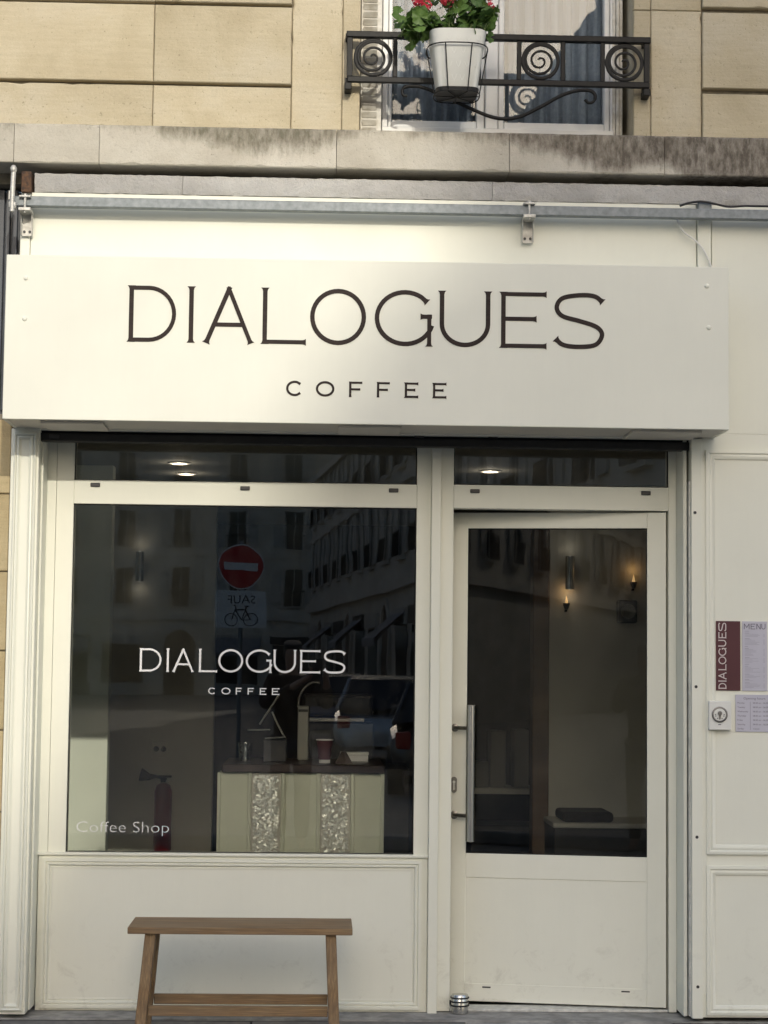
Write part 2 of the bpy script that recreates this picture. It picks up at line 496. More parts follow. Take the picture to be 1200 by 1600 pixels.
# ------------------------------------------------------------------ drawn letters: ribbons with flared ends
def arc(cx, cz, rx, rz, a0, a1, n=18):
    return [(cx + rx * math.cos(R(a0 + (a1 - a0) * i / n)), cz + rz * math.sin(R(a0 + (a1 - a0) * i / n))) for i in range(n + 1)]
def cat(pts, n=6):
    out = []
    for i in range(len(pts) - 1):
        p0, p1, p2, p3 = pts[max(i - 1, 0)], pts[i], pts[i + 1], pts[min(i + 2, len(pts) - 1)]
        for k in range(n):
            t = k / n
            out.append(tuple(.5 * (2 * b + (c - a) * t + (2 * a - 5 * b + 4 * c - d) * t * t + (3 * b - a - 3 * c + d) * t ** 3)
                             for a, b, c, d in zip(p0, p1, p2, p3)))
    out.append(pts[-1])
    return out
def glyph(ch, W, H, w):
    """strokes of a capital in a W x H cell: (points, flare at start, flare at end)"""
    h = w / 2
    if ch == 'D': return [([(h, 0), (h, H)], 1, 1), ([(0, H - h), (W * .42, H - h)] + arc(W * .42, H / 2, W * .58 - h, H / 2 - h, 90, -90)[1:] + [(0, h)], 0, 0)]
    if ch == 'I': return [([(W / 2, 0), (W / 2, H)], 1, 1)]
    if ch == 'A': return [([(h, 0), (W * .5 + h * .4, H)], 1, 0), ([(W - h, 0), (W * .5 - h * .4, H)], 1, 0), ([(W * .22, H * .33), (W * .78, H * .33)], 0, 0)]
    if ch == 'L': return [([(h, 0), (h, H)], 1, 1), ([(0, h), (W, h)], 0, .8)]
    if ch == 'O': return [(arc(W / 2, H / 2, W / 2 - h, H / 2 - h, 0, 360, 40)[:-1], 'closed', 0)]
    if ch == 'G': return [(arc(W * .53, H / 2, W * .53 - h, H / 2 - h, 38, 344, 36), 1, 0), ([(W - h * 1.2, 0), (W - h * 1.2, H * .57)], 1, 0), ([(W * .80, H * .57 - h), (W, H * .57 - h)], .7, 0)]
    if ch == 'C': return [(arc(W * .55, H / 2, W * .55 - h, H / 2 - h, 42, 318, 30), .3, .3)]
    if ch == 'U': return [([(h, H)] + arc(W / 2, W * .46, W / 2 - h, W * .46 - h, 180, 360, 20) + [(W - h, H)], 1, 1)]
    if ch == 'E': return [([(h, 0), (h, H)], 1, 1), ([(0, H - h), (W, H - h)], 0, .8), ([(0, H * .52), (W * .78, H * .52)], 0, .8), ([(0, h), (W, h)], 0, .8)]
    if ch == 'F': return [([(h, 0), (h, H)], .3, .3), ([(0, H - h), (W, H - h)], 0, .2), ([(0, H * .5), (W * .85, H * .5)], 0, .2)]
    if ch == 'S': return [(cat([(W * .965, H * .84), (W * .80, H * .945), (W * .50, H - h), (W * .16, H * .90), (h * 1.1, H * .735), (W * .16, H * .585), (W * .5, H * .50),
                                (W * .84, H * .40), (W - h * 1.1, H * .255), (W * .82, H * .08), (W * .48, h), (W * .18, H * .07), (W * .025, H * .18)]), 1, 1)]
    if ch == 'M': return [([(h, 0), (h, H)], 0, 0), ([(h, H), (W / 2, H * .3)], 0, 0), ([(W / 2, H * .3), (W - h, H)], 0, 0), ([(W - h, 0), (W - h, H)], 0, 0)]
    if ch == 'N': return [([(h, 0), (h, H)], 0, 0), ([(h, H), (W - h, 0)], 0, 0), ([(W - h, 0), (W - h, H)], 0, 0)]
def ribbon(mb, pts, w, fl0, fl1, place, t):
    closed = fl0 == 'closed'
    pts = [Vector((p[0], p[1])) for p in pts]
    if not closed and (fl0 or fl1):
        L = w * .85
        if fl0:
            while len(pts) > 4 and (pts[1] - pts[0]).length < L * 1.3: pts.pop(1)
            d = (pts[1] - pts[0]).normalized()
            for f_ in (.45, 1.0): pts.insert(1 if f_ == .45 else 2, pts[0] + d * (L * f_))
        if fl1:
            while len(pts) > 4 and (pts[-2] - pts[-1]).length < L * 1.3: pts.pop(-2)
            d = (pts[-2] - pts[-1]).normalized()
            e = pts[-1].copy()
            pts[-1:] = [e + d * L, e + d * (L * .45), e]
    k = len(pts)
    rows = []
    for i, p in enumerate(pts):
        if closed: tg = pts[(i + 1) % k] - pts[i - 1]
        else: tg = pts[min(i + 1, k - 1)] - pts[max(i - 1, 0)]
        tg.normalize()
        nrm = Vector((-tg.y, tg.x))
        ww = w / 2
        if not closed:
            if fl0 and i == 0: ww *= 1 + .85 * fl0
            if fl0 and i == 1: ww *= 1 + .22 * fl0
            if fl1 and i == k - 1: ww *= 1 + .85 * fl1
            if fl1 and i == k - 2: ww *= 1 + .22 * fl1
        rows.append((p + nrm * ww, p - nrm * ww))
    fr = [(mb.bm.verts.new(place(a.x, a.y, t)), mb.bm.verts.new(place(b.x, b.y, t))) for a, b in rows]
    bk = [(mb.bm.verts.new(place(a.x, a.y, 0)), mb.bm.verts.new(place(b.x, b.y, 0))) for a, b in rows]
    for i in range(k if closed else k - 1):
        j = (i + 1) % k
        mb.bm.faces.new((fr[i][0], fr[i][1], fr[j][1], fr[j][0]))
        mb.bm.faces.new((fr[i][0], fr[j][0], bk[j][0], bk[i][0]))
        mb.bm.faces.new((fr[i][1], bk[i][1], bk[j][1], fr[j][1]))
    if not closed:
        mb.bm.faces.new((fr[0][0], bk[0][0], bk[0][1], fr[0][1]))
        mb.bm.faces.new((fr[-1][0], fr[-1][1], bk[-1][1], bk[-1][0]))
def letter(parent, ch, W, H, w, place, mat, t, name='letter'):
    mb = MB()
    for i, (pts, a, b) in enumerate(glyph(ch, W, H, w)):
        ribbon(mb, pts, w * (.9 if i else 1), a, b, place, t + i * .0003)
    return mb.build(name, mat, parent)
def word(parent, chars, z0, z1, w, Y, mat, t=.002):
    """chars: (letter, left x, right x); flat against the plane Y, facing the street"""
    for ch, x0, x1 in chars:
        letter(parent, ch, x1 - x0, z1 - z0, w, lambda u, v, q, x0=x0: (x0 + u, Y - q, z0 + v), mat, t)
FONT = None
def text_mb(s, size, place, width=None, thin=0):
    """a line of plain print as flat faces"""
    cu = bpy.data.curves.new('print', 'FONT')
    cu.body = s; cu.size = size; cu.resolution_u = 3; cu.offset = thin
    ob = bpy.data.objects.new('print', cu)
    col.objects.link(ob)
    dg = bpy.context.evaluated_depsgraph_get()
    me = ob.evaluated_get(dg).to_mesh()
    vs = [v.co.copy() for v in me.vertices]
    fs = [tuple(p.vertices) for p in me.polygons]
    ob.evaluated_get(dg).to_mesh_clear()
    bpy.data.objects.remove(ob); bpy.data.curves.remove(cu)
    x0, x1 = min(v.x for v in vs), max(v.x for v in vs)
    k = width / (x1 - x0) if width else 1
    mb = MB()
    bv = [mb.bm.verts.new(place((v.x - x0) * k, v.y)) for v in vs]
    for f in fs:
        try: mb.bm.faces.new([bv[i] for i in f])
        except ValueError: pass
    return mb

# ================================================================== the upper facade
GX0, GX1 = -4.2, 3.4                       # how far the building is built to either side
facade = thing('stone_facade', (0, .3, 2.6), 'tan limestone upper facade with stained ledge and tall window above the cream shopfront', 'building')
YW, YB = .03, .015
OX0, OX1 = X(563, 100, YW), X(990, 100, YW)     # window opening
LEDGE_T, LEDGE_B = Z(600, 202, -.04), Z(600, 264.5, -.04)
TOP = 6.6
mb = MB()
mb.box(GX0, OX0 - .005, .05, .42, LEDGE_T - .02, TOP)
mb.box(OX1 + .005, GX1, .05, .42, LEDGE_T - .02, TOP)
mb.box(OX0 - .005, OX1 + .005, .05, .42, LEDGE_T + 2.35, TOP)
mb.build('wall', M['mortar'], facade)
def block(x0, x1, z0, z1, y0, b=.004):
    mb = MB()
    r_ = random.Random(int((x0 + 20) * 1013 + (z0 + 3) * 7919))
    pts = []
    def side(ax, az, bx, bz, ix, iz):
        n = max(3, int(max(abs(bx - ax), abs(bz - az)) / .03))
        for i in range(n):
            t = i / n
            e = r_.uniform(0, .0007) + (r_.uniform(.002, .005) if r_.random() < .03 else 0)
            pts.append((ax + (bx - ax) * t + ix * e, az + (bz - az) * t + iz * e, e))
    side(x0, z0, x1, z0, 0, 1); side(x1, z0, x1, z1, -1, 0); side(x1, z1, x0, z1, 0, -1); side(x0, z1, x0, z0, 1, 0)
    cx_, cz_ = (x0 + x1) / 2, (z0 + z1) / 2
    inn = lambda p, q: (p[0] + (q if p[0] < cx_ else -q) * (1 if min(abs(p[0] - x0), abs(p[0] - x1)) < .01 else 0), p[1] + (q if p[1] < cz_ else -q) * (1 if min(abs(p[1] - z0), abs(p[1] - z1)) < .01 else 0))
    fr = [mb.bm.verts.new((inn(p, .003 + p[2])[0], y0, inn(p, .003 + p[2])[1])) for p in pts]
    md = [mb.bm.verts.new((p[0], y0 + .004 + p[2] * .6, p[1])) for p in pts]
    bk = [mb.bm.verts.new((p[0], .06, p[1])) for p in pts]
    k = len(pts)
    mb.bm.faces.new(fr)
    for i in range(k):
        j = (i + 1) % k
        mb.bm.faces.new((fr[i], fr[j], md[j], md[i])); mb.bm.faces.new((md[i], md[j], bk[j], bk[i]))
    return mb.build('stone_block', M['stone'], facade)
g = .0008
def sx_(px): return X(px, 100, YB)
j240, j455, j535 = sx_(240), sx_(455.5), sx_(535)
rowC1, rowB0, rowB1 = Z(228, 132.5, YB), Z(228, 127.0, YB), Z(228, 6.5, YB)
rowA0 = Z(228, 1.5, YB)
HR = rowB1 - rowB0
rows_l = [(LEDGE_T + .002, rowC1), (rowB0, rowB1)]
z = rowA0
while z < TOP:
    rows_l.append((z, z + HR)); z += HR + .015
for k, (a, b_) in enumerate(rows_l):
    cuts = [GX0, -2.6, j240 - 1.02, j240, j455] if k % 2 == 0 or k < 2 else [GX0, -3.1, j240 - .7, j240 + .18, j455]
    for c0, c1 in zip(cuts, cuts[1:]): block(c0 + g, c1 - g, a, b_, YB)
for a, b_ in ((LEDGE_T + .002, rowB1 + .2), (rowB1 + .204, rowB1 + .75), (rowB1 + .754, rowB1 + 1.4), (rowB1 + 1.404, TOP)):
    block(j455 + g, j535 - g, a, b_, YW)
    block(j535 + g * .6, OX0, a, b_, YW + .003)
j1018, j1098 = sx_(1018), sx_(1097.5)
z16 = Z(1045, 16.5, YW)
for a, b_ in ((LEDGE_T + .002, z16 - g), (z16 + g, z16 + .5), (z16 + .504, z16 + 1.1), (z16 + 1.104, TOP)):
    block(OX1, j1018 - g * .6, a, b_, YW + .003)
    block(j1018 + g * .6, j1098 - g, a, b_, YW)
r = [(LEDGE_T + .002, Z(1150, 147, YB)), (Z(1150, 138.5, YB), Z(1150, 20, YB))]
z = Z(1150, 12, YB)
while z < TOP:
    r.append((z, z + HR)); z += HR + .015
for k, (a, b_) in enumerate(r):
    cuts = [j1098, j1098 + .86, j1098 + 1.6, GX1] if k % 2 else [j1098, j1098 + 1.22, GX1]
    for c0, c1 in zip(cuts, cuts[1:]): block(c0 + g, c1 - g, a, b_, YB)
for x0, x1 in ((OX0 - .005, OX1 + .005),):
    mb = MB(); mb.box(x0 + .006, x1 - .006, YW, .055, LEDGE_T + 2.36, TOP, .004); mb.build('stone_block', M['stone'], facade)
# ledge stones with crisp but chipped arrises
cuts = [GX0, -2.9, sx_(28.5), sx_(160.5), sx_(527.5), sx_(795), sx_(1035), 2.25, GX1]
for c0, c1 in zip(cuts, cuts[1:]):
    mb = MB()
    n = max(3, int((c1 - c0) / .035))
    rnd = random.Random(int((c0 + 9) * 977))
    prof = lambda i: (rnd.uniform(0, .003), rnd.uniform(0, .004), rnd.uniform(0, .004))
    ring = []
    for i in range(n + 1):
        x = c0 + .0012 + (c1 - c0 - .0024) * i / n
        a, e, f_ = prof(i)
        if rnd.random() < .06: f_ += .007
        ring.append([mb.bm.verts.new(p) for p in ((x, .42, LEDGE_B), (x, -.037 + f_ * .6, LEDGE_B), (x, -.04, LEDGE_B + .003 + f_), (x, -.04 + a * .4, LEDGE_T - .010 - e), (x, -.032 + e, LEDGE_T - .002 - a * .5), (x, .42, LEDGE_T))])
    for A, B in zip(ring, ring[1:]):
        for j in range(6): mb.bm.faces.new((A[j], A[(j + 1) % 6], B[(j + 1) % 6], B[j]))
    mb.bm.faces.new(ring[0]); mb.bm.faces.new(ring[-1])
    mb.build('ledge_stone', M['ledge'], facade)
# rough band course under the ledge, with the dark joint between
BAND_T, BAND_B = Z(600, 280, -.012), Z(600, 309.5, -.012)
XF0 = X(48, 350, 0)
cuts = [X(53.5, 285, -.012), sx_(290), sx_(770), X(1245, 300, -.012), GX1]
for c0, c1 in zip(cuts, cuts[1:]):
    mb = MB()
    rnd = random.Random(int((c0 + 9) * 991))
    nx, nz = max(4, int((c1 - c0) / .02)), 4
    grid = []
    for i in range(nx + 1):
        colv = []
        for k in range(nz + 1):
            x = c0 + .001 + (c1 - c0 - .002) * i / nx
            zz = BAND_B + (BAND_T - BAND_B) * k / nz
            edge = k in (0, nz)
            colv.append(mb.bm.verts.new((x, -.012 + rnd.uniform(0, .013) + (.005 if edge else 0), zz + (rnd.uniform(0, .0025) if k == 0 else 0))))
        grid.append(colv)
    back = [(mb.bm.verts.new((c[0].co.x, .2, BAND_B)), mb.bm.verts.new((c[0].co.x, .2, BAND_T))) for c in grid]
    for i in range(nx):
        for k in range(nz): mb.bm.faces.new((grid[i][k], grid[i + 1][k], grid[i + 1][k + 1], grid[i][k + 1]))
        mb.bm.faces.new((grid[i][0], back[i][0], back[i + 1][0], grid[i + 1][0]))
        mb.bm.faces.new((grid[i][nz], grid[i + 1][nz], back[i + 1][1], back[i][1]))
    mb.bm.faces.new([v for v in grid[0]] + [back[0][1], back[0][0]])
    mb.bm.faces.new([v for v in grid[-1]] + [back[-1][1], back[-1][0]])
    mb.build('band_stone', M['band'], facade, smooth=50)
mb = MB(); mb.box(GX0, GX1, .15, .3, BAND_T - .01, LEDGE_B - .001); mb.build('recessed_joint', M['mortar'], facade)

# French window set back in its opening
YG = .24
win = MB()
zs = Z(780, 204, YG - .03)
zt = LEDGE_T + 2.34
def fx(px): return X(px, 120, YG - .03)
for a, b_ in ((597, 606), (606.8, 612.5)): win.box(fx(a), fx(b_), YG - .045 + (.015 if a > 600 else 0), YG + .03, zs - .01, zt, .003)
for a, b_ in ((744.5, 757), (757.8, 777.5), (778.5, 787)): win.box(fx(a), fx(b_), YG - .04 - (.012 if a == 757.8 else 0), YG + .03, zs, zt, .004)
for a, b_ in ((943.5, 951.5), (952.3, 957)): win.box(fx(a), fx(b_), YG - .045, YG + .03, zs - .01, zt, .003)
for a, b_ in ((612.8, 744.2), (787.3, 943.2)):
    win.box(fx(a), fx(b_), YG - .04, YG + .03, zs, Z(780, 192, YG - .03), .003)
    win.box(fx(a), fx(b_), YG - .04, YG + .03, zt - .08, zt, .003)
win.box(fx(597), fx(957), YG - .07, YG + .05, LEDGE_T - .005, zs - .002, .003)
W_ = win.build('window', M['white_frame'], facade)
for a, b_ in ((612, 745), (787, 944)):
    mb = MB(); mb.box(fx(a) - .004, fx(b_) + .004, YG, YG + .004, zs + .01, zt - .04); mb.build('pane', M['glass_up'], W_)
    mb = MB()
    n = 60; xa, xb = fx(a) - .02, fx(b_) + .02
    ph = random.uniform(0, 6)
    pr = None
    for i in range(n + 1):
        x = xa + (xb - xa) * i / n
        y = YG + .075 + .014 * math.sin(i * .62 + ph) + .008 * math.sin(i * 1.47 + ph * 2)
        cur = (mb.bm.verts.new((x, y, zs - .02)), mb.bm.verts.new((x, y, zt + .02)))
        if pr: mb.bm.faces.new((pr[0], cur[0], cur[1], pr[1]))
        pr = cur
    mb.build('curtain', M['curtain'], W_, smooth=60)
# plaster reveals and the dim room behind
mb = MB()
mb.box(OX0 - .05, OX0, .062, .42, LEDGE_T, zt + .02); mb.box(OX1, OX1 + .05, .062, .42, LEDGE_T, zt + .02)
mb.build('reveal', M['stone'], facade)
mb = MB()
for q in ((OX0 - .6, OX1 + .6, 2.4, 2.5, LEDGE_T - .2, zt + .4), (OX0 - .7, OX0 - .6, .42, 2.5, LEDGE_T - .2, zt + .4), (OX1 + .6, OX1 + .7, .42, 2.5, LEDGE_T - .2, zt + .4),
          (OX0 - .7, OX1 + .7, .42, 2.5, zt + .4, zt + .5), (OX0 - .7, OX1 + .7, .42, 2.5, LEDGE_T - .3, LEDGE_T - .2)): mb.box(*q)
mb.build('upper_room', M['int_wall'], facade)
# iron louvre shutters folded back into the reveals
def shutter(x0, x1, y, n_leaf, face):
    mb = MB()
    w = (x1 - x0)
    for i in range(n_leaf):
        a = x0 + w * i / n_leaf + .001; b_ = x0 + w * (i + 1) / n_leaf - .001
        mb.box(a, b_, y - .008 * (i % 2), y + .05, LEDGE_T + .006, zt - .02, .0015)
    s = mb.build('shutter', M['shutter_metal'], facade)
    if face:
        a, b_ = face
        z0 = LEDGE_T + .03
        mb = MB()
        mb.prism([(0, 0), (.006, -.003), (.034, .018), (.034, .022), (.026, .022)], lambda p: (a, y - p[0] * .6, z0 + p[1]), lambda p: (b_, y - p[0] * .6, z0 + p[1]))
        s0 = mb.build('slat', M['shutter_metal'], s)
        for k in range(1, int((zt - .1 - z0) / .034)):
            clone(s0, s, s0.location + Vector((0, 0, k * .034)))
    return s
shutter(X(563.5, 120, .1), X(597, 120, .1), .125, 1, (X(567, 120, .1), X(589, 120, .1)))
shutter(X(957.6, 120, .17), X(974, 120, .17), .19, 3, None)

# ------------------------------------------------------------------ wrought iron guard rail
YR = -.03
rail = thing('window_railing', (X(780, 130, YR), YR, Z(780, 133, YR)), 'black wrought iron guard rail with spirals across the upper window', 'railing')
def rz(py): return Z(780, py, YR)
def rx(px): return X(px, 93, YR)
mb = MB(); mb.box(rx(541), rx(1016), YR - .016, YR + .016, rz(64), rz(54.5), .003); mb.build('top_rail', M['iron'], rail)
mb = MB(); mb.box(rx(543), rx(1015), YR - .011, YR + .011, rz(133.5), rz(124.5), .003); mb.build('bottom_rail', M['iron'], rail)
for a, b_ in ((542, 551), (614, 621), (679, 685.5), (745, 751.5), (807.5, 814.5), (876, 883), (938, 945), (1006, 1015)):
    mb = MB(); mb.box(rx(a), rx(b_), YR - .009, YR + .009, rz(124.6), rz(63.8), .002); mb.build('upright', M['iron'], rail)
for a, b_ in ((539, 550), (1005, 1016)):
    mb = MB(); mb.box(rx(a), rx(b_), YR - .006, .05, rz(145), rz(133.6), .003)
    mb.build('wall_bracket', M['iron'], rail)
    for c_, e_, f_ in ((64, 55, .018), (132, 125, .012)):
        mb = MB(); mb.box(rx(a) + .002, rx(b_) - .002, YR + f_, .05, rz(c_), rz(e_)); mb.build('wall_arm', M['iron'], rail)
for i, cx in enumerate((583, 715, 844.5, 975.5)):
    c = Vector((rx(cx), YR, rz(94)))
    ro = .0755
    pts = [c + Vector((ro * math.cos(a), 0, ro * math.sin(a))) for a in [2 * math.pi * k / 40 for k in range(40)]]
    mb = MB(); mb.tube(pts, .0085, 6, closed=True, flat=.8)
    sp = []
    flip = -1 if i in (1,) else 1
    for k in range(92):
        t = k / 91
        a = -math.pi * .35 + t * 2 * math.pi * 2.55
        rr = ro * (1 - t) ** .85 * .97 + .006
        sp.append(c + Vector((flip * (rr * math.cos(a) - t * .004), 0, rr * math.sin(a))))
    mb.tube(sp, [.0075 - .003 * k / 91 for k in range(92)], 6, flat=.8)
    mb.build('spiral', M['iron'], rail, smooth=50)
pp = cat([(637, 153), (631, 152), (629, 145), (634, 139), (645, 137.5), (660, 139), (690, 150), (730, 168), (765, 182), (790, 185.5), (815, 181), (848, 164), (878, 147), (903, 139), (922, 139), (930, 146), (928, 155), (920, 158), (914, 153)], 5)
mb = MB(); mb.tube([(rx(a), YR, rz(b_)) for a, b_ in pp], [.008 if 12 < i < len(pp) - 12 else .0065 for i in range(len(pp))], 7); mb.build('swag_scroll', M['iron'], rail, smooth=60)

# ------------------------------------------------------------------ flower pot, its wire holder and the geranium
YP = -.155
def px_(px): return X(px, 110, YP)
def pz_(py): return Z(713, py, YP)
pcx = px_(713.5)
pt, pb = pz_(58), pz_(149)
rt, rb = (px_(758) - px_(669)) / 2, (px_(743) - px_(681)) / 2
pot = thing('flower_pot', (pcx, YP, pb), 'white glazed flower pot with raised drops hanging on the black railing', 'flower pot')
def sq(a, p=4.5): return 1 / (abs(math.cos(a)) ** p + abs(math.sin(a)) ** p) ** (1 / p)      # rounded-square outline
def sq_lathe(mb, prof, n=56):
    rings = [[mb.bm.verts.new((pcx + r_ * sq(a) * math.cos(a), YP + r_ * sq(a) * math.sin(a), h_)) for a in [2 * math.pi * (k + .5) / n for k in range(n)]] for r_, h_ in prof]
    for A, B in zip(rings, rings[1:]):
        for k in range(n): mb.bm.faces.new((A[k], A[(k + 1) % n], B[(k + 1) % n], B[k]))
    mb.bm.faces.new(rings[0])
mb = MB(); sq_lathe(mb, [(rb * .95, pb), (rb, pb + .004), (rt - .001, pt - .004), (rt, pt), (rt - .008, pt), (rt - .012, pt - .03)])
body = mb.build('pot_body', M['pot'], pot, smooth=40)
mb = MB()
for row, zz in enumerate((.2, .42, .64, .85)):
    for k in range(4):
        xo = (k - 1.5 + .5 * (row % 2)) * .36
        if abs(xo) > .8: continue
        z = pb + (pt - pb) * zz
        rr = rb + (rt - rb) * zz
        for sgn in (-1, 1):
            mb.tube([(pcx + xo * rr + sgn * .009 * (1 - (j / 3) ** 2), YP - rr * sq(math.atan2(1, xo)) / math.sqrt(1 + xo * xo) + (rt - rb) * j * .02 - .0004, z + .012 - j * .008) for j in range(4)], .0013, 5)
prop(mb.build('raised_drops', M['pot'], pot, smooth=60), kind='stuff')
mb = MB(); mb.lathe([(.001, pt - .026), (rt - .011, pt - .028)], (pcx, YP, 0), 24, cap=False); mb.build('soil', M['soil'], pot)
mb = MB(); sq_lathe(mb, [(rb + .002, pb - .003), (rb + .008, pb + .012), (rb + .006, pb + .012), (rb + .001, pb + .0005)])
mb.build('saucer', M['tab'], pot, smooth=40)
hold = thing('pot_holder', (pcx, YP, pb - .01), 'black wire basket holding the white pot on the railing', 'pot holder')
zr = pz_(81)
rh = (px_(760) - px_(665)) / 2
circ = lambda r_, z_: [(pcx + r_ * sq(a, 3) * math.cos(a), YP + r_ * sq(a, 3) * math.sin(a), z_) for a in [2 * math.pi * k / 44 for k in range(44)]]
mb = MB(); mb.tube(circ(rh, zr), .0028, 6, closed=True); mb.build('upper_ring', M['iron'], hold, smooth=60)
mb = MB(); mb.tube(circ(rb + .012, pb - .006), .0028, 6, closed=True); mb.build('lower_ring', M['iron'], hold, smooth=60)
for a in (-172, -114, -66, -8, 45, 90, 135):
    ca, sa = math.cos(R(a)) * sq(R(a), 3), math.sin(R(a)) * sq(R(a), 3)
    mb = MB(); mb.tube([(pcx + rh * ca, YP + rh * sa, zr), (pcx + (rb + .012) * ca, YP + (rb + .012) * sa, pb + .004), (pcx + (rb + .009) * ca, YP + (rb + .009) * sa, pb - .008), (pcx, YP, pb - .008)], .0026, 6)
    mb.build('wire', M['iron'], hold, smooth=60)
for s_ in (-1, 1):
    mb = MB(); mb.tube([(pcx + s_ * .05, YP + rh * .9, zr), (pcx + s_ * .05, YR - .028, rz(50)), (pcx + s_ * .05, YR - .002, rz(50)), (pcx + s_ * .05, YR + .022, rz(52)), (pcx + s_ * .05, YR + .022, rz(66))], .0028, 6); mb.build('hook', M['iron'], hold, smooth=60)

ger = thing('geranium', (pcx, YP, pt - .028), 'leafy geranium with bright red blooms growing in the white pot', 'plant')
rnd = random.Random(21)
def leaf_mesh(seed):
    r_ = random.Random(seed)
    mb = MB()
    n = 21
    c = mb.bm.verts.new((0, 0, 0))
    inner, outer = [], []
    for k in range(n):
        a = R(-160 + 320 * k / (n - 1))
        lobe = .86 + .14 * abs(math.cos(a * 2.6 + .2)) + r_.uniform(-.03, .03)
        for lst, q in ((inner, .55), (outer, 1.0)):
            rr = q * lobe * (1 if q < 1 else 1 + .05 * (-1) ** k)
            lst.append(mb.bm.verts.new((rr * math.cos(a), rr * math.sin(a), .10 * q * q * math.cos(a * 5 + seed) + .22 * q - .28 * q * q)))
    for k in range(n - 1):
        mb.bm.faces.new((c, inner[k], inner[k + 1]))
        mb.bm.faces.new((inner[k], outer[k], outer[k + 1], inner[k + 1]))
    return mb.mesh('leaf', Vector((0, 0, 0)), M['leaf'], 80)
LEAVES = [leaf_mesh(k) for k in range(4)]
def put_leaf(p, size, tilt, yaw, roll_):
    o = bpy.data.objects.new('leaf', rnd.choice(LEAVES)); col.objects.link(o)
    o.parent = ger; o.location = Vector(p) - OFF[ger.name]; o.scale = (size,) * 3
    o.rotation_euler = (tilt, roll_, yaw)
base = Vector((pcx, YP, pt - .02))
stems = MB()
def gz(px, py): return Vector((px_(px), 0, pz_(py)))
clumps = [  # photo spots where foliage masses sit: (px, py, spread, depth, leaves)
    (632, 45, 13, -.02, 11), (655, 40, 17, -.03, 17), (678, 45, 15, -.03, 9), (640, 68, 9, -.04, 5), (652, 55, 14, -.05, 8), (690, 38, 14, .02, 8),
    (722, 40, 16, -.03, 15), (742, 25, 16, -.02, 13), (752, 45, 13, -.03, 9), (735, 8, 14, .0, 9), (762, 28, 9, .01, 6), (700, 50, 16, -.05, 7), (720, -15, 22, .02, 12), (680, -5, 14, .03, 4)]
for (cx, cz, sp, dy, n_) in clumps:
    ctr = gz(cx, cz); ctr.y = YP + dy
    s0 = base + Vector((rnd.uniform(-.07, .07), rnd.uniform(-.04, .04), 0))
    mid = (s0 + ctr) / 2 + Vector((0, 0, .05))
    stems.tube([s0, s0 * .6 + mid * .4, mid, ctr], [.004, .0035, .003, .002], 5)
    for k in range(n_):
        p = ctr + Vector((rnd.gauss(0, sp * .0021), rnd.gauss(0, .03), rnd.gauss(0, sp * .0018)))
        put_leaf(p, rnd.uniform(.023, .041), R(rnd.uniform(20, 95)), R(rnd.uniform(-180, 180)) if rnd.random() < .4 else R(rnd.gauss(0, 40) - 90), R(rnd.uniform(-35, 35)))
        stems.tube([ctr + Vector((0, 0, -.03)), (ctr + p) / 2 + Vector((0, 0, -.012)), p], .0013, 4)
def bloom(px, py, r_, n_):
    c = gz(px, py); c.y = YP - .03
    mb = MB()
    for k in range(n_):
        d = Vector((rnd.gauss(0, 1), rnd.gauss(0, 1), rnd.gauss(0, .8))).normalized()
        q = c + d * r_ * rnd.uniform(.55, 1)
        u = d.orthogonal().normalized(); v = d.cross(u)
        for j in range(5):
            a = 2 * math.pi * j / 5 + rnd.uniform(-.2, .2)
            e = u * math.cos(a) + v * math.sin(a); f_ = d.cross(e)
            s_ = .0095 * rnd.uniform(.8, 1.2)
            mb.face([q, q + e * s_ * .6 + f_ * s_ * .42 + d * .002, q + e * s_ * 1.15 + d * .001 * rnd.uniform(-2, 3), q + e * s_ * .6 - f_ * s_ * .42 + d * .002])
    mb.build('bloom', M['petal'], ger)
    s0 = base + Vector((rnd.uniform(-.05, .05), 0, 0))
    stems.tube([s0, (s0 + c) / 2 + Vector((0, .02, .02)), c], [.003, .0025, .002], 5)
for q in ((650, 5, .031, 34), (641, -5, .026, 22), (664, 14, .024, 20), (697, 3, .034, 38), (708, -6, .026, 20), (765, 10, .021, 14), (757, -8, .024, 16), (676, -8, .024, 16)): bloom(*q)
stems.build('stems', M['stem'], ger, smooth=60)

# ================================================================== the cream shopfront
YF = .20                                   # plane of the window and door frames
shop = thing('shopfront', (0, .1, 0), 'cream painted wooden cafe shopfront with big window and glazed door', 'shopfront')
CR = M['cream']
def part(name, mat=CR, parent=None, smooth=None, **k):
    return (lambda mb: mb.build(name, mat, parent or shop, smooth, **k))
FT = Z(600, 311, 0)                        # top of the fascia
HB = Z(570, 699, .1)                       # underside of the roller shutter
SOF = Z(572, 663, -.30)                    # underside of the sign
PR0, PR1 = X(1078, 760, 0), X(1089, 370, 0)
# fascia boards behind the sign
mb = MB(); mb.box(XF0 + .001, PR1 - .002, 0, .08, SOF - .004, FT, .002); mb.build('fascia', CR, shop)
mb = MB(); mb.box(X(32, 350, -.006), XF0 - .0005, -.006, .08, SOF - .004, FT + .004, .002); mb.build('fascia_end_board', CR, shop)
mb = MB(); mb.box(PR1 + .0005, X(1111, 370, -.012), -.014, .08, SOF + .01, FT + .012, .002); mb.build('cover_strip', CR, shop)
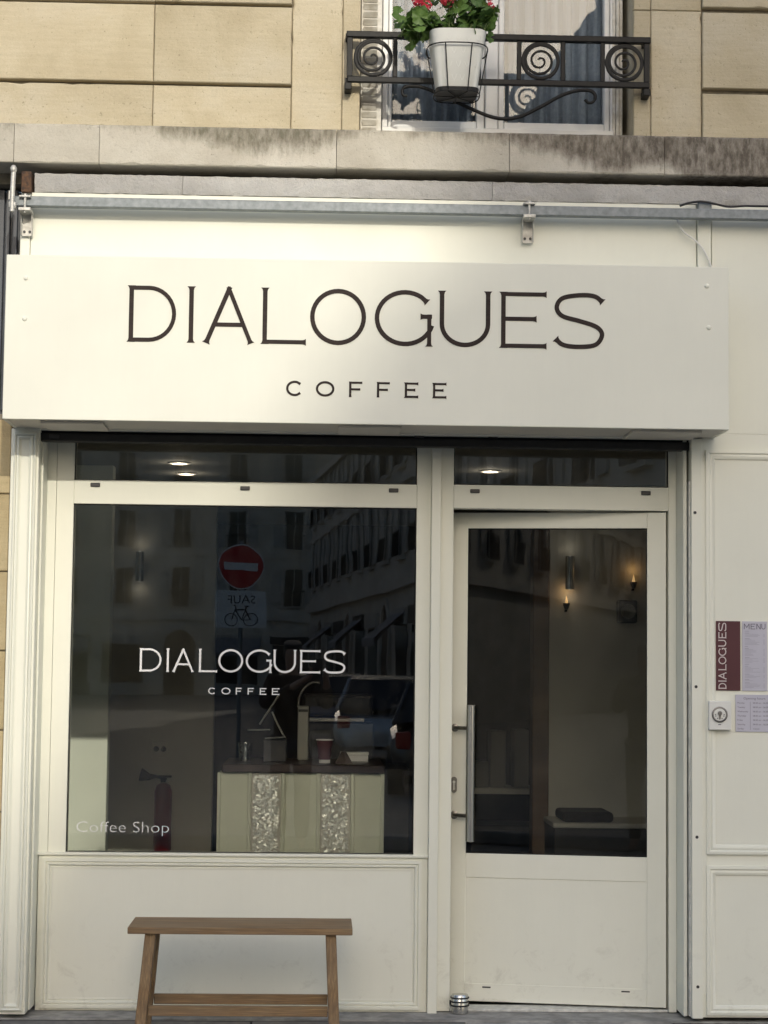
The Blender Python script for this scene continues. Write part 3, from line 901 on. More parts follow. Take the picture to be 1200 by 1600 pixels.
# right-hand wall of the shopfront with two framed panels
wz0 = Z(1150, 1590, 0)
xw = X(1097, 900, 0)
mb = MB(); mb.box(xw, GX1, 0, .27, wz0, SOF + .02, .001); mb.box(X(1112, 370, 0), GX1, 0, .2, SOF + .0205, FT, .001); mb.build('wall_board', CR, shop)
px0, px1 = X(1102.5, 1000, 0), 2.62
prof = [(0, 0), (.0005, .012), (.012, .014), (.018, .009), (.026, .012), (.033, .009), (.040, .003), (.0405, .0005)]
for top, bot in ((704, 1335), (1353, 1586)):
    mb = MB(); mb.sweep_frame(px0, px1, Z(1150, bot, 0), Z(1150, top, 0), 0, prof); mb.build('panel_moulding', CR, shop, smooth=35)
mb = MB(); mb.box(X(1080.5, 900, -.008), xw - .0006, -.009, .25, wz0 - .004, SOF - .003, .0015); post_t = mb.build('pier_board', CR, shop)
for py in (801, 1073, 1308, 1542):
    mb = MB(); mb.lathe([(.0065, 0), (.0065, -.0016), (.004, -.0016)], (X(1086 + (py - 801) * .006, py, -.01), -.009, Z(1086, py, -.009)), 14, 'Y'); mb.build('screw', M['tab'], post_t)
mb = MB(); mb.box(X(1096.5, 1100, -.004), X(1104.5, 1100, -.004), -.005, -.0002, Z(1100, 1554, 0), Z(1100, 722, 0), .001); mb.build('narrow_strip', CR, shop)
# opening jamb, shutter guide with its dark slot
jx0, jx1 = X(1057, 900, YF), X(1074, 900, .04)
mb = MB(); mb.box(jx0, X(1066.5, 900, .045) + .018, .045, .30, wz0 - .004, HB + .2, .0015); jamb = mb.build('jamb', CR, shop)
mb = MB(); mb.box(X(1066.5, 900, .045) + .0185, X(1080.5, 900, 0) - .0005, .09, .28, wz0, HB + .2); mb.build('shutter_guide', M['gap'], shop)
mb = MB(); mb.box(X(1075.8, 900, .03), X(1080, 900, .02), .02, .085, wz0, Z(1078, 752, .02), .001); mb.build('guide_cover', M['alu'], shop)

# left pilaster
lx0, lx1 = X(16, 750, 0), X(60, 750, 0)
lz0 = Z(20, 1585, 0)
mb = MB(); mb.box(lx0, lx1, 0, .16, lz0, SOF - .002, .002)
pil = mb.build('pilaster', CR, shop)
mb = MB(); mb.sweep_frame(lx0 + .012, lx1 - .010, lz0 + .014, Z(38, 676, 0), 0, [(0, 0), (.0006, .011), (.006, .015), (.012, .010), (.013, .003), (.0135, .003), (.014, .010), (.021, .013), (.027, .007), (.0275, .003), (.0325, .0006)]); mb.build('moulding', CR, pil, smooth=35)
mb = MB(); mb.box(lx1 + .0005, X(67.5, 750, .07), .07, .27, lz0 + .006, SOF + .04, .002); mb.build('side_board', CR, shop)

# window frame
fxl0, fxl1 = X(70.5, 765, YF), X(108.7, 1058, YF)
fxr0, fxr1 = X(648.6, 1065, YF), X(673.5, 800, YF)
gz1, gz0 = Z(382, 790.2, YF), Z(375, 1333, YF)
tz1, tz0 = HB + .08, Z(382, 753.3, YF)
jl = X(87.5, 800, YF)
spz = Z(360, 1338.5, .19)                  # top of the stall riser
fr = MB()
fr.box(fxl0 - .03, jl - .0006, YF, .28, spz + .001, tz1, .0012)
fr.box(jl + .0006, fxl1, YF + .001, .28, gz0 - .004, tz1, .0015)
fr.box(fxr0, fxr1, YF, .28, spz + .001, tz1, .0015)
fr.box(fxl1 + .0004, fxr0 - .0004, YF + .0005, .28, gz1, tz0, .0015)
fr.box(fxl1 + .0004, fxr0 - .0004, YF + .0005, .28, tz1 - .03, tz1 + .05, .001)
fr.box(jl + .0006, fxr0 - .0004, YF + .014, .28, spz + .001, gz0 - .002, .001)
wf = fr.build('window_frame', CR, shop)
mb = MB(); mb.box(fxl0 - .03, fxr1 + .002, YF - .022, YF + .012, spz + .001, gz0 - .001, .003, 2); mb.build('sill', CR, wf)
mb = MB(); mb.box(fxl1 - .006, fxr0 + .006, YF + .016, YF + .024, gz0 - .006, gz1 + .006); pane = mb.build('pane', M['glass'], wf)
mb = MB(); mb.box(fxl1 - .006, fxr0 + .006, YF + .016, YF + .024, tz0 - .006, tz1 - .02); mb.build('transom_pane', M['glass'], wf)
for a, b_, c_, d_ in ((fxl1, fxr0, gz0, gz1), (fxl1, fxr0, tz0, tz1)):
    mb = MB()
    for q in ((a + .0005, a + .004, c_, d_), (b_ - .005, b_ - .0005, c_, d_), (a, b_, d_ - .005, d_ - .0005), (a, b_, c_ + .0005, c_ + .003)): mb.box(q[0], q[1], YF + .010, YF + .0158, q[2], q[3])
    mb.build('glazing_seal', M['gap'], wf)
def tab(px, py, parent):
    x, z = P(px, py, YF)
    mb = MB(); mb.box(x - .0205, x + .0205, YF - .009, YF + .002, z - .0085, z + .0085, .003, 2); mb.build('drain_cap', M['tab'], parent)
for q in ((149, 757.5), (383, 763), (615, 766.3)): tab(*q, wf)

# panelled stall riser under the window
sx0, sx1 = X(60, 1345, .19), X(668.5, 1345, .19)
sz0 = Z(360, 1580, .19)
mb = MB(); mb.box(sx0, sx1, .19, .30, sz0, spz, .002)
sr = mb.build('stall_riser', CR, shop)
mb = MB(); mb.sweep_frame(sx0 + .019, sx1 - .026, sz0 + .011, spz - .011, .19, [(0, 0), (.0005, .013), (.012, .014), (.017, .007), (.020, .012), (.026, .011), (.031, .004), (.0315, .001), (.036, .0035), (.044, .0004)]); mb.build('moulding', CR, sr, smooth=35)
# central mullion
mx0, mx1 = X(674.5, 800, .165), X(689, 800, .165)
mb = MB(); mb.box(mx0, mx1, .160, .30, Z(675, 1585, .16), tz1, .002); mb.build('mullion', CR, shop)
mb = MB(); mb.box(fxr1 + .0006, mx0 - .0006, .215, .28, spz, tz1); mb.build('shadow_joint', M['tab'], shop)
# door frame
dxl0, dxl1 = mx1 + .0006, X(705.8, 1150, YF)
dxr0, dxr1 = X(1044.7, 1150, YF), jx0 - .0006
dz1 = Z(870, 796, YF)
dt0 = Z(870, 759.5, YF)
dz0 = Z(870, 1577, YF)
fr = MB()
fr.box(dxl0, dxl1, YF, .28, Z(690, 1580, YF), tz1, .0015)
fr.box(dxr0, dxr1, YF, .28, Z(1050, 1582, YF), tz1, .0015)
fr.box(dxl1 + .0004, dxr0 - .0004, YF + .0005, .28, dz1, dt0, .0015)
fr.box(dxl1 + .0004, dxr0 - .0004, YF + .0005, .28, tz1 - .03, tz1 + .05, .001)
df = fr.build('door_frame', CR, shop)
tr0 = X(707.5, 730, YF)
mb = MB(); mb.box(dxl1 - .004, dxr0 + .004, YF + .016, YF + .024, dt0 - .006, tz1 - .02); mb.build('transom_pane', M['glass'], df)
mb = MB()
for q in ((dxl1 + .0005, dxl1 + .004, dt0, tz1), (dxr0 - .005, dxr0 - .0005, dt0, tz1), (dxl1, dxr0, dt0 + .0005, dt0 + .004)): mb.box(q[0], q[1], YF + .010, YF + .0158, q[2], q[3])
mb.build('glazing_seal', M['gap'], df)
mb = MB(); mb.box(dxr0 - .02, dxr0 + .002, .262, .285, .02, dz1); mb.build('door_seal', M['gap'], df)
for q in ((742, 767.5), (1009, 770.5)): tab(*q, df)
mb = MB(); mb.box(dxl1 + .001, dxr0 - .001, YF + .008, .32, .0315, dz0 - .002, .002); mb.build('threshold', M['alu'], shop)

# door leaf, ajar, hinged on the right and swung a little inwards
TH = R(10)
hx, hy = dxr0 - .0085, YF + .012
cT, sT = math.cos(TH), math.sin(TH)
def PD(px, py):
    """photo pixel -> (along, up) on the front face of the ajar leaf"""
    d = ray(px, py)
    n = Vector((sT, cT, 0))
    o = Vector((0, -D, ZC)); h = Vector((hx, hy, 0))
    t = (h - o).dot(n) / d.dot(n)
    p = o + d * t - h
    return p.x * cT - p.y * sT, p.z
LW = (dxr0 - dxl1) / cT + .012
lz1_, lz0_ = dz1 - .006, dz0 + .006
gl, gr = PD(729.5, 1080)[0], PD(1011, 1080)[0]
gt, gb = PD(870, 825.5)[1], PD(870, 1336.5)[1]
pl, pr_ = PD(727.5, 1450)[0], PD(1012.5, 1450)[0]
ptop, pbot = PD(870, 1374.5)[1], PD(870, 1541)[1]
lf = MB()
Yd = .045
lf.box(-LW, gl, 0, Yd, lz0_, lz1_, .0015)
lf.box(gr, 0, 0, Yd, lz0_, lz1_, .0015)
lf.box(gl + .0003, gr - .0003, .0004, Yd, gt, lz1_ - .0005, .0012)
lf.box(gl + .0003, gr - .0003, .0004, Yd, ptop, gb, .0012)
lf.box(gl + .0003, gr - .0003, .0004, Yd, lz0_, pbot, .0012)
door = lf.build('door', CR, shop, origin=(0, 0, 0))
door.location = Vector((hx, hy, 0)) - OFF[shop.name]
door.rotation_euler = (0, 0, -TH)
OFF[door.name] = Vector((0, 0, 0))
mb = MB(); mb.box(gl - .004, gr + .004, .004, .030, pbot - .004, ptop + .004); mb.build('panel', CR, door)
mb = MB(); mb.box(gl - .006, gr + .006, .012, .020, gb - .006, gt + .006); mb.build('pane', M['door_glass'], door)
mb = MB()
for q in ((gl, gl + .004, gb, gt), (gr - .005, gr, gb, gt), (gl, gr, gt - .005, gt), (gl, gr, gb, gb + .004)): mb.box(q[0] + .0004, q[1] - .0004, .006, .0115, q[2] + .0004, q[3] - .0004)
mb.build('glazing_seal', M['gap'], door)
for px, py in ((760, 1542.5), (977.5, 1549.5)):
    u, v = PD(px, py); mb = MB(); mb.box(u - .018, u + .018, -.0015, .003, v - .003, v + .003, .001); mb.build('drain_slot', M['tab'], door)
hu = PD(733.5, 1200)[0] + .010
hz1, hz0 = PD(733, 1101)[1], PD(733, 1313)[1]
mu = PD(710.5, 1200)[0]
mb = MB(); mb.lathe([(.0175, hz0), (.019, hz0 + .0015), (.019, hz1 - .0015), (.0175, hz1)], (hu, -.062, 0), 28); h_ = mb.build('handle', M['steel'], door, smooth=40)
for py in (1137, 1273):
    v = PD(710, py)[1]
    mb = MB(); mb.tube([(mu, 0, v), (mu, -.012, v), (mu + .008, -.026, v), (hu, -.062, v)], .0085, 12); mb.lathe([(.017, -.0002), (.017, -.004), (.012, -.006)], (mu, 0, v), 20, 'Y'); mb.build('handle_post', M['steel_dull'], door, smooth=40)
u, v = PD(709.5, 1226)
mb = MB()
ov = [(.013 * math.cos(a), .021 * (1 if math.sin(a) > 0 else -1) + .013 * math.sin(a)) for a in [2 * math.pi * (k + .5) / 24 for k in range(24)]]
mb.prism(ov, lambda p: (u + p[0], -.006, v + p[1]), lambda p: (u + p[0], .001, v + p[1]))
lk = mb.build('lock', M['steel_dull'], door)
mb = MB(); mb.lathe([(.006, -.0062), (.006, -.0085), (.003, -.0085)], (u, 0, v + .012), 14, 'Y'); mb.box(u - .003, u + .003, -.0085, -.006, v - .022, v + .006, .001); mb.build('lock_cylinder', M['alu'], lk)

# roller shutter tucked up behind the sign
mb = MB()
x0_, x1_ = X(62, 680, .1), X(1076.5, 700, .1)
mb.box(x0_, x1_, .035, .095, HB, HB + .035, .004)
for k in range(5): mb.box(x0_, x1_, .05, .085, HB + .037 + k * .03, HB + .064 + k * .03, .006)
mb.box(x0_ - .02, x1_ + .02, .098, .19, HB + .03, FT - .05)
rs = mb.build('roller_shutter', M['black'], shop)
for px in (85, 655, 770):
    x, z = P(px, 682, .04); mb = MB(); mb.box(x - .02, x + .02, .028, .036, z - .008, z + .008, .002); mb.build('shutter_latch', M['tab'], rs)

# white lettering on the window glass
YV = YF + .0155
wl0, wl1 = Z(380, 1051, YV), Z(380, 1014.5, YV)
lets = [('D', 218.5, 252.5), ('I', 260, 264.5), ('A', 269.5, 303), ('L', 311, 339.5), ('O', 341, 380), ('G', 384, 424.5), ('U', 427.5, 462.5), ('E', 469, 500.5), ('S', 506, 540)]
vis = thing('window_lettering', (X(380, 1050, YV), YV, wl0), 'white DIALOGUES COFFEE lettering on the big window glass', 'lettering')
word(vis, [(c, X(a, 1032, YV), X(b_, 1032, YV)) for c, a, b_ in lets], wl0, wl1, .0088, YV, M['white_vinyl'], .0006)
cf = [('C', 325.5, 336.5), ('O', 346, 360), ('F', 368.5, 377.5), ('F', 387, 396.5), ('E', 406, 416), ('E', 425, 436.5)]
word(vis, [(c, X(a, 1080, YV), X(b_, 1080, YV)) for c, a, b_ in cf], Z(380, 1085.3, YV), Z(380, 1074.8, YV), .0045, YV, M['white_vinyl'], .0006)
cx0, cx1 = X(119.5, 1292, YV), X(264, 1292, YV)
cz = Z(190, 1300.5, YV)
t_ = text_mb('Coffee Shop', .066, lambda u, v: (cx0 + u, YV - .0005, cz + v), cx1 - cx0, -.0012)
co = t_.build('coffee_shop_lettering', M['white_vinyl'], None); prop(co, 'small white Coffee Shop lettering low on the window glass', 'lettering')

# ------------------------------------------------------------------ the sign box
SY = -.30
sign = thing('shop_sign', (X(572, 540, SY), -.15, SOF), 'long cream sign box with brown DIALOGUES COFFEE lettering above the shopfront', 'sign')
s0, s1 = X(6.8, 526, SY), X(1139, 543, SY)
st = Z(573, 407.5, SY)
mb = MB()
mb.box(s0, s1, SY, SY + .018, SOF, st, .0025, 2)
mb.build('front_board', M['sign'], sign)
mb = MB(); mb.box(s0 + .002, s1 - .002, SY + .0185, -.001, st - .02, st - .002); mb.box(s0 + .001, s0 + .016, SY + .0185, -.001, SOF, st - .0205); mb.box(s1 - .016, s1 - .001, SY + .0185, -.001, SOF, st - .0205); mb.build('box_sides', M['sign'], sign)
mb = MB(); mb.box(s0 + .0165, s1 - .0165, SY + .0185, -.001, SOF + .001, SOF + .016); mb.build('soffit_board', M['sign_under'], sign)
for a, b_ in ((64, 163), (528, 626), (987, 1093)):
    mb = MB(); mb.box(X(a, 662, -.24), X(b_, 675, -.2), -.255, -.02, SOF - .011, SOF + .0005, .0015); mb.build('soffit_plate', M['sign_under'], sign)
for px, py in ((40.5, 434.5), (38.5, 498), (1104.5, 447), (1107.5, 512)):
    mb = MB(); mb.lathe([(.010, 0), (.009, -.003), (.005, -.0055)], (X(px, py, SY), SY, Z(px, py, SY)), 16, 'Y'); mb.build('screw_cap', M['sign'], sign, smooth=60)
def zl(a, b_): return Z(573, (a + b_) / 2, SY)
SL = [('D', 201.5, 275.5), ('I', 293, 304.5), ('A', 319, 396), ('L', 410.5, 478.5), ('O', 484.5, 572), ('G', 585.5, 675), ('U', 687, 766), ('E', 783, 854), ('S', 866, 944.5)]
word(sign, [(c, X(a, 495, SY), X(b_, 495, SY)) for c, a, b_ in SL], Z(573, 540.0, SY), Z(573, 452.2, SY), .0182, SY, M['letter'], .0022)
SC = [('C', 447, 471.5), ('O', 493.5, 522.5), ('F', 545.5, 566), ('F', 589, 609), ('E', 632.5, 653.5), ('E', 676.5, 697.5)]
word(sign, [(c, X(a, 609, SY), X(b_, 609, SY)) for c, a, b_ in SC], Z(573, 620.8, SY), Z(573, 596.6, SY), .0092, SY, M['letter'], .0018)
# a few dead bits caught on the sign's top edge
# ------------------------------------------------------------------ galvanised awning rail, brackets, cables
YB0, YB1 = -.088, -.048
bz1, bz0 = Z(600, 316.6, YB0), Z(600, 331.8, YB0)
bar = thing('awning_rail', (X(600, 325, YB0), -.07, bz0), 'galvanised square steel awning rail running along above the sign', 'rail')
mb = MB(); mb.box(X(13.5, 316, YB0), 2.9, YB0, YB1, bz0, bz1, .003); mb.build('bar', M['galv'], bar)
def bracket(pxc, dy):
    xc = X(pxc, 340, YB0 - .01)
    zz = lambda p: Z(pxc, p + dy, YB0)
    mb = MB()
    mb.box(xc - .025, xc + .025, YB0 - .022, YB1 + .046, zz(320.5), zz(317.6), .002)
    mb.lathe([(.009, zz(318)), (.009, zz(315.4)), (.005, zz(314.6))], (xc, YB0 - .010, 0), 10)
    mb.box(xc - .026, xc + .026, YB0 - .024, YB1 + .046, zz(341.5), zz(336.3), .002)
    mb.lathe([(.0055, zz(344)), (.0055, zz(318))], (xc, YB0 - .011, 0), 10)
    o = mb.build('clamp', M['bracket'], bar, smooth=40)
    mb = MB()
    for s_ in (-1, 1):
        mb.prism([(-.024, zz(341)), (.0, zz(341)), (.0, zz(374)), (-.008, zz(374))], lambda p: (xc + s_ * .024, YB0 + .03 + p[0] * 1.2 + .03, p[1]), lambda p: (xc + s_ * .020, YB0 + .03 + p[0] * 1.2 + .03, p[1]))
    mb.prism([(-.025, zz(341.5)), (.025, zz(341.5)), (.022, zz(374.5)), (-.022, zz(374.5))], lambda p: (xc + p[0], -.024, p[1]), lambda p: (xc + p[0], -.0145, p[1]))
    f_ = mb.build('foot_plate', M['bracket'], bar)
    for s_ in (-.011, .012):
        mb = MB(); mb.lathe([(.0058, 0), (.0058, -.004), (.003, -.004)], (xc + s_, -.0242, zz(368)), 10, 'Y'); mb.build('bolt', M['tab'], f_)
bracket(827, 0)
bracket(38.5, -11)
xa = X(20, 300, YB0 - .02)
mb = MB(); mb.tube([(xa, YB0 - .03, Z(20, 333, YB0)), (xa, YB0 - .03, Z(20, 308, YB0)), (xa + .002, YB0 - .026, Z(20, 272, YB0))], .0105, 10)
mb.lathe([(.006, Z(20, 273, YB0)), (.013, Z(20, 270, YB0)), (.014, Z(20, 265, YB0)), (.008, Z(20, 261, YB0))], (xa + .002, YB0 - .026, 0), 14)
mb.box(xa - .014, xa + .016, YB0 - .036, YB0 - .001, Z(20, 327, YB0), Z(20, 318, YB0), .002)
mb.build('crank_arm', M['bracket'], bar, smooth=50)
mb = MB(); mb.box(X(13, 316, YB0), X(20, 316, YB0), YB0 - .004, YB1 + .004, bz0 + .004 + .02, bz1 + .002 + .02, .002); mb.build('end_cap', M['bracket'], bar)
mb = MB(); mb.box(X(33.5, 285, -.03), X(48.8, 285, -.03), -.034, .05, Z(41, 300, -.03), Z(41, 268, -.03), .002)
ir = mb.build('iron_bracket', M['rust'], None, base=True); prop(ir, 'rusty flat iron bracket under the ledge at the left end', 'bracket')
mb = MB(); mb.box(X(1090.5, 322, -.02), X(1111, 322, -.02), -.03, -.001, bz1 + .001 - .02, Z(1100, 314.5, -.02), .002); mb.build('pipe_stub', M['galv'], bar)
def cable(pts, r, mat, name, label):
    p = cat(pts, 6)
    mb = MB(); mb.tube([(X(a, b_, y), y, Z(a, b_, y)) for a, b_, y in p], r, 7)
    o = mb.build(name, M[mat], None, smooth=60); return prop(o, label, 'cable')
cable([(1058, 341, -.012), (1061, 352, -.028), (1070, 364, -.032), (1084, 374, -.032), (1096, 386, -.032), (1104, 400, -.030), (1110, 414, -.024), (1113, 426, -.02)], .0042, 'wire_w', 'white_cable', 'thin white cable looping down behind the right end of the sign')
cable([(1062, 322, -.03), (1075, 317.5, -.04), (1095, 314.8, -.042), (1115, 318, -.042), (1138, 323, -.042), (1165, 321.8, -.04), (1200, 322.5, -.04), (1300, 324, -.04)], .0048, 'wire_b', 'black_cable', 'black cable lying along the top of the awning rail')

# ------------------------------------------------------------------ print and switch on the right-hand wall
def sheet(name, l, t, r, b_, Y, mat, label, cat_, th=.002, round_=.0):
    x0, x1, z0, z1 = X(l, (t + b_) / 2, Y), X(r, (t + b_) / 2, Y), Z((l + r) / 2, b_, Y), Z((l + r) / 2, t, Y)
    o = thing(name, ((x0 + x1) / 2, Y, z0), label, cat_)
    mb = MB(); mb.box(x0, x1, Y - th, Y - .0002, z0, z1, .0004); mb.build('sheet', mat, o)
    return o, x0, x1, z0, z1, Y - th - .0004
o, x0, x1, z0, z1, y = sheet('maroon_poster', 1118.5, 970.5, 1156.5, 1079, -.001, M['maroon'], 'narrow maroon poster with vertical DIALOGUES lettering beside the menu', 'poster', .004)
H_ = z1 - z0
lw = .033
u0 = x0 + .010
seq = [('D', .025, .108), ('I', .130, .142), ('A', .158, .265), ('L', .292, .375), ('O', .378, .490), ('G', .498, .612), ('U', .632, .728), ('E', .752, .838), ('S', .855, .975)]
for ch, a, b_ in seq:
    letter(o, ch, (b_ - a) * H_, lw, .0042, lambda p, q, t, a=a: (u0 + lw - q, y - t, z0 + a * H_ + p), M['pink_ink'], .0004)
o, x0, x1, z0, z1, y = sheet('menu_poster', 1159.5, 971, 1198.5, 1079.5, -.001, M['lilac_paper'], 'narrow pale lilac menu sheet headed MENU', 'menu', .004)
ww = x1 - x0
for ch, a, b_ in (('M', .07, .29), ('E', .34, .52), ('N', .57, .74), ('U', .77, .93)):
    letter(o, ch, (b_ - a) * ww, .023, .0028, lambda p, q, t, a=a: (x0 + a * ww + p, y - t, z1 - .033 + q), M['grey_ink'], .0003)
rnd = random.Random(5)
mb = MB(); zz = z1 - .040
for grp in (1, 4, 6, 1, 7, 5, 1, 6, 4, 2, 5):
    for k in range(grp):
        if zz < z0 + .012: break
        w_ = rnd.uniform(.25, .62) if k else rnd.uniform(.12, .2)
        mb.box(x0 + .1 * ww, x0 + (.1 + w_) * ww, y - .0003, y, zz - (.0012 if k else .0022), zz)
        if k: mb.box(x0 + .84 * ww, x0 + .9 * ww, y - .0003, y, zz - .0012, zz)
        zz -= .0050
    zz -= .0030
mb.build('print', M['faint_ink'], o)
o, x0, x1, z0, z1, y = sheet('hours_poster', 1149, 1085.5, 1208, 1143.5, -.001, M['lilac_paper'], 'pale lilac opening hours sheet at the right edge under the menu', 'poster', .004)
ww, hh = x1 - x0, z1 - z0
text_mb('Opening hours', .0135, lambda u, v: (x0 + .21 * ww + u, y, z1 - .020 + v), .58 * ww).build('heading', M['grey_ink'], o)
for k, dname in enumerate(('Monday', 'Tuesday', 'Wednesday', 'Thursday', 'Friday', 'Saturday', 'Sunday')):
    zz = z1 - .0375 - k * .0178
    text_mb(dname, .0095, lambda u, v: (x0 + .05 * ww + u, y, zz + v)).build('day_name', M['grey_ink'], o)
    text_mb('Closed' if k == 6 else '08:00 am - 06:00 pm', .0095, lambda u, v: (x0 + .46 * ww + u, y, zz + v)).build('hours', M['grey_ink'], o)
mb = MB(); mb.box(x0 + .385 * ww, x0 + .392 * ww, y - .0003, y, z0 + .008, z1 - .03); mb.build('rule', M['grey_ink'], o)
# key switch
kx0, kx1, kz0, kz1 = X(1107.5, 1118, -.03), X(1142.5, 1118, -.03), Z(1125, 1140.5, -.03), Z(1125, 1095.5, -.03)
ks = thing('key_switch', ((kx0 + kx1) / 2, 0, kz0), 'square white key switch with round steel barrel on the right wall', 'switch')
mb = MB(); mb.box(kx0, kx1, -.034, -.0002, kz0, kz1, .003, 2); mb.build('housing', M['plastic'], ks)
kc = (X(1124.5, 1116, -.035), 0, Z(1124.5, 1116.5, -.035))
mb = MB(); mb.lathe([(.033, -.0338), (.033, -.038), (.031, -.0395), (.028, -.0395), (.026, -.037)], kc, 32, 'Y'); mb.build('bezel', M['steel_dull'], ks, smooth=40)
mb = MB(); mb.lathe([(.0255, -.0345), (.0255, -.0372)], kc, 28, 'Y'); mb.build('dial', M['plastic'], ks)
mb = MB(); mb.lathe([(.009, -.0374), (.009, -.043), (.007, -.044)], (kc[0], 0, kc[2] + .006), 18, 'Y'); mb.prism([(-.006, .004), (.006, .004), (.0025, -.020), (-.0025, -.020)], lambda p: (kc[0] + p[0], -.0405, kc[2] + p[1]), lambda p: (kc[0] + p[0], -.0375, kc[2] + p[1])); mb.build('barrel', M['steel_dull'], ks)
for a in (200, 240, 300, 340, 0, 180):
    mb = MB(); q = (kc[0] + .018 * math.cos(R(a)), 0, kc[2] + .018 * math.sin(R(a))); mb.lathe([(.0022, -.0373), (.0022, -.0385)], q, 8, 'Y'); mb.build('mark', M['tab'], ks)
mb = MB(); mb.box(kc[0] - .006, kc[0] + .006, -.0346, -.0338, kc[2] - .043, kc[2] - .040); mb.build('maker_plate', M['grey_ink'], ks)

# door stop on the threshold
dsx, dsz = X(718.2, 1571, .165), .034
ds = thing('door_stop', (dsx, .165, dsz), 'small brushed steel door stop with three rubber rings at the foot of the door', 'door stop')
mb = MB(); mb.lathe([(.036, 0), (.036, .072), (.033, .077), (.012, .079)], (dsx, .165, dsz), 32); mb.build('post', M['steel'], ds, smooth=40)
for h in (.032, .048, .064):
    mb = MB(); mb.tube([(dsx + .0372 * math.cos(2 * math.pi * k / 32), .165 + .0372 * math.sin(2 * math.pi * k / 32), dsz + h) for k in range(32)], .0034, 8, closed=True); mb.build('rubber_ring', M['rubber'], ds, smooth=60)

# ------------------------------------------------------------------ the bench
BY0, BY1 = -.43, -.115
sT_ = Z(375, 1450, BY0)
bx0, bx1 = X(199, 1455, BY0), X(551, 1455, BY0)
bench = thing('bench', ((bx0 + bx1) / 2, (BY0 + BY1) / 2, 0), 'narrow weathered wooden bench standing under the shop window', 'bench')
mb = MB(); mb.box(bx0, bx1, BY0, BY1, sT_ - .026, sT_, .003, 2); mb.build('seat', M['bench'], bench)
def leg(x_t, x_b, y_t, y_b):
    mb = MB(); w = .021
    mb.prism([(-w, -w), (w, -w), (w, w), (-w, w)], lambda p: (x_t + p[0], y_t + p[1], sT_ - .0262), lambda p: (x_b + p[0], y_b + p[1], .0295))
    bmesh.ops.bevel(mb.bm, geom=list(mb.bm.edges), offset=.003, segments=1, affect='EDGES')
    return mb.build('leg', M['bench_leg'], bench)
m2 = M['bench'].copy(); m2.name = 'weathered_teak_upright'
for n in m2.node_tree.nodes:
    if n.type == 'MAPPING' and n.inputs['Scale'].default_value[1] > 15:
        s_ = n.inputs['Scale'].default_value; n.inputs['Scale'].default_value = (s_[1], s_[1], s_[0])
M['bench_leg'] = m2
xlt, xrt = X(234, 1462, BY0), X(517, 1462, BY0)
spl = .035
for yt, yb in ((BY0 + .045, BY0 + .012), (BY1 - .045, BY1 - .012)):
    leg(xlt, xlt - spl, yt, yb); leg(xrt, xrt + spl * .55, yt, yb)
zl_ = Z(375, 1581, BY0)
def yat(z_, a, b_): return a + (b_ - a) * (1 - z_ / sT_)
for ya in (yat(zl_, BY0 + .045, BY0 + .012), yat(zl_, BY1 - .045, BY1 - .012)):
    mb = MB(); mb.box(xlt - spl * .66 + .021, xrt + spl * .36 - .021, ya - .011, ya + .011, zl_ - .020, zl_ + .019, .002); mb.build('stretcher', M['bench'], bench)
for xx, s_ in ((xlt - spl * .66, -1), (xrt + spl * .36, 1)):
    ya, yb = yat(zl_, BY0 + .045, BY0 + .012), yat(zl_, BY1 - .045, BY1 - .012)
    mb = MB(); mb.box(xx - .011, xx + .011, ya + .022, yb - .022, zl_ + .045, zl_ + .08, .002); mb.build('side_stretcher', M['bench_leg'], bench)

# ------------------------------------------------------------------ the neighbour on the left
nb = thing('neighbour_shopfront', (-2.6, .25, 0), 'dark slate painted neighbouring shopfront at the left edge', 'shopfront')
nz0 = Z(8, 650, .25)
nx1 = lx0 - .004
mb = MB(); mb.box(-4.2, X(33, 350, .1) , .24, .5, nz0, LEDGE_B - .06, .002); mb.build('fascia', M['slate'], nb)
for a, b_ in ((-1.42, X(3.2, 450, .2)), (X(5.2, 450, .2), X(15, 350, .2)), (X(18, 350, .2), X(26.5, 350, .2))):
    mb = MB(); mb.box(a, b_, .215, .2398, nz0 + .02, Z(8, 295, .2), .003); mb.build('board', M['slate'], nb)
mb = MB(); mb.box(-4.2, -1.75, .3, .5, .05, nz0, .003); mb.build('panel', M['slate'], nb)
pier = thing('stone_pier', (-1.5, .3, 0), 'honey limestone pier left of the cream pilaster', 'pier')
pys = [655, 771.5, 893, 1017, 1141, 1269, 1395, 1520, 1592]
for a, b_ in zip(pys, pys[1:]):
    mb = MB(); mb.box(-1.74, X(14.6, 800, .17), .17, .5, max(.0, Z(8, b_, .17) + .0025), Z(8, a, .17) - .0025, .004); mb.build('stone_block', M['stone_pier'], pier)
mb = MB(); mb.box(-1.735, X(14.2, 800, .17), .185, .49, .0, nz0); mb.build('mortar', M['mortar'], pier)

# ================================================================== inside the cafe
def struct(name, mat, mb, smooth=None): return prop(mb.build(name, mat, None, smooth), kind='structure')
RX0, RX1, RY0, RY1, RZ = -1.45, 2.65, .31, 7.4, 2.6
mb = MB(); mb.box(RX0 - .1, RX1 + .1, RY0, RY1 + .1, -.06, .016); struct('cafe_floor', M['int_floor'], mb)
mb = MB(); mb.box(RX0 - .1, RX1 + .1, RY0, RY1 + .1, RZ, RZ + .1); struct('cafe_ceiling', M['int_ceiling'], mb)
mb = MB(); mb.box(RX0 - .1, RX0, RY0, RY1, .0165, RZ - .0005); struct('cafe_left_wall', M['int_white'], mb)
mb = MB(); mb.box(RX1, RX1 + .1, RY0, RY1, .0165, RZ - .0005); struct('cafe_right_wall', M['int_wall'], mb)
mb = MB(); mb.box(RX0, RX1, RY1, RY1 + .1, .0165, RZ - .0005); struct('cafe_back_wall', M['int_dark'], mb)
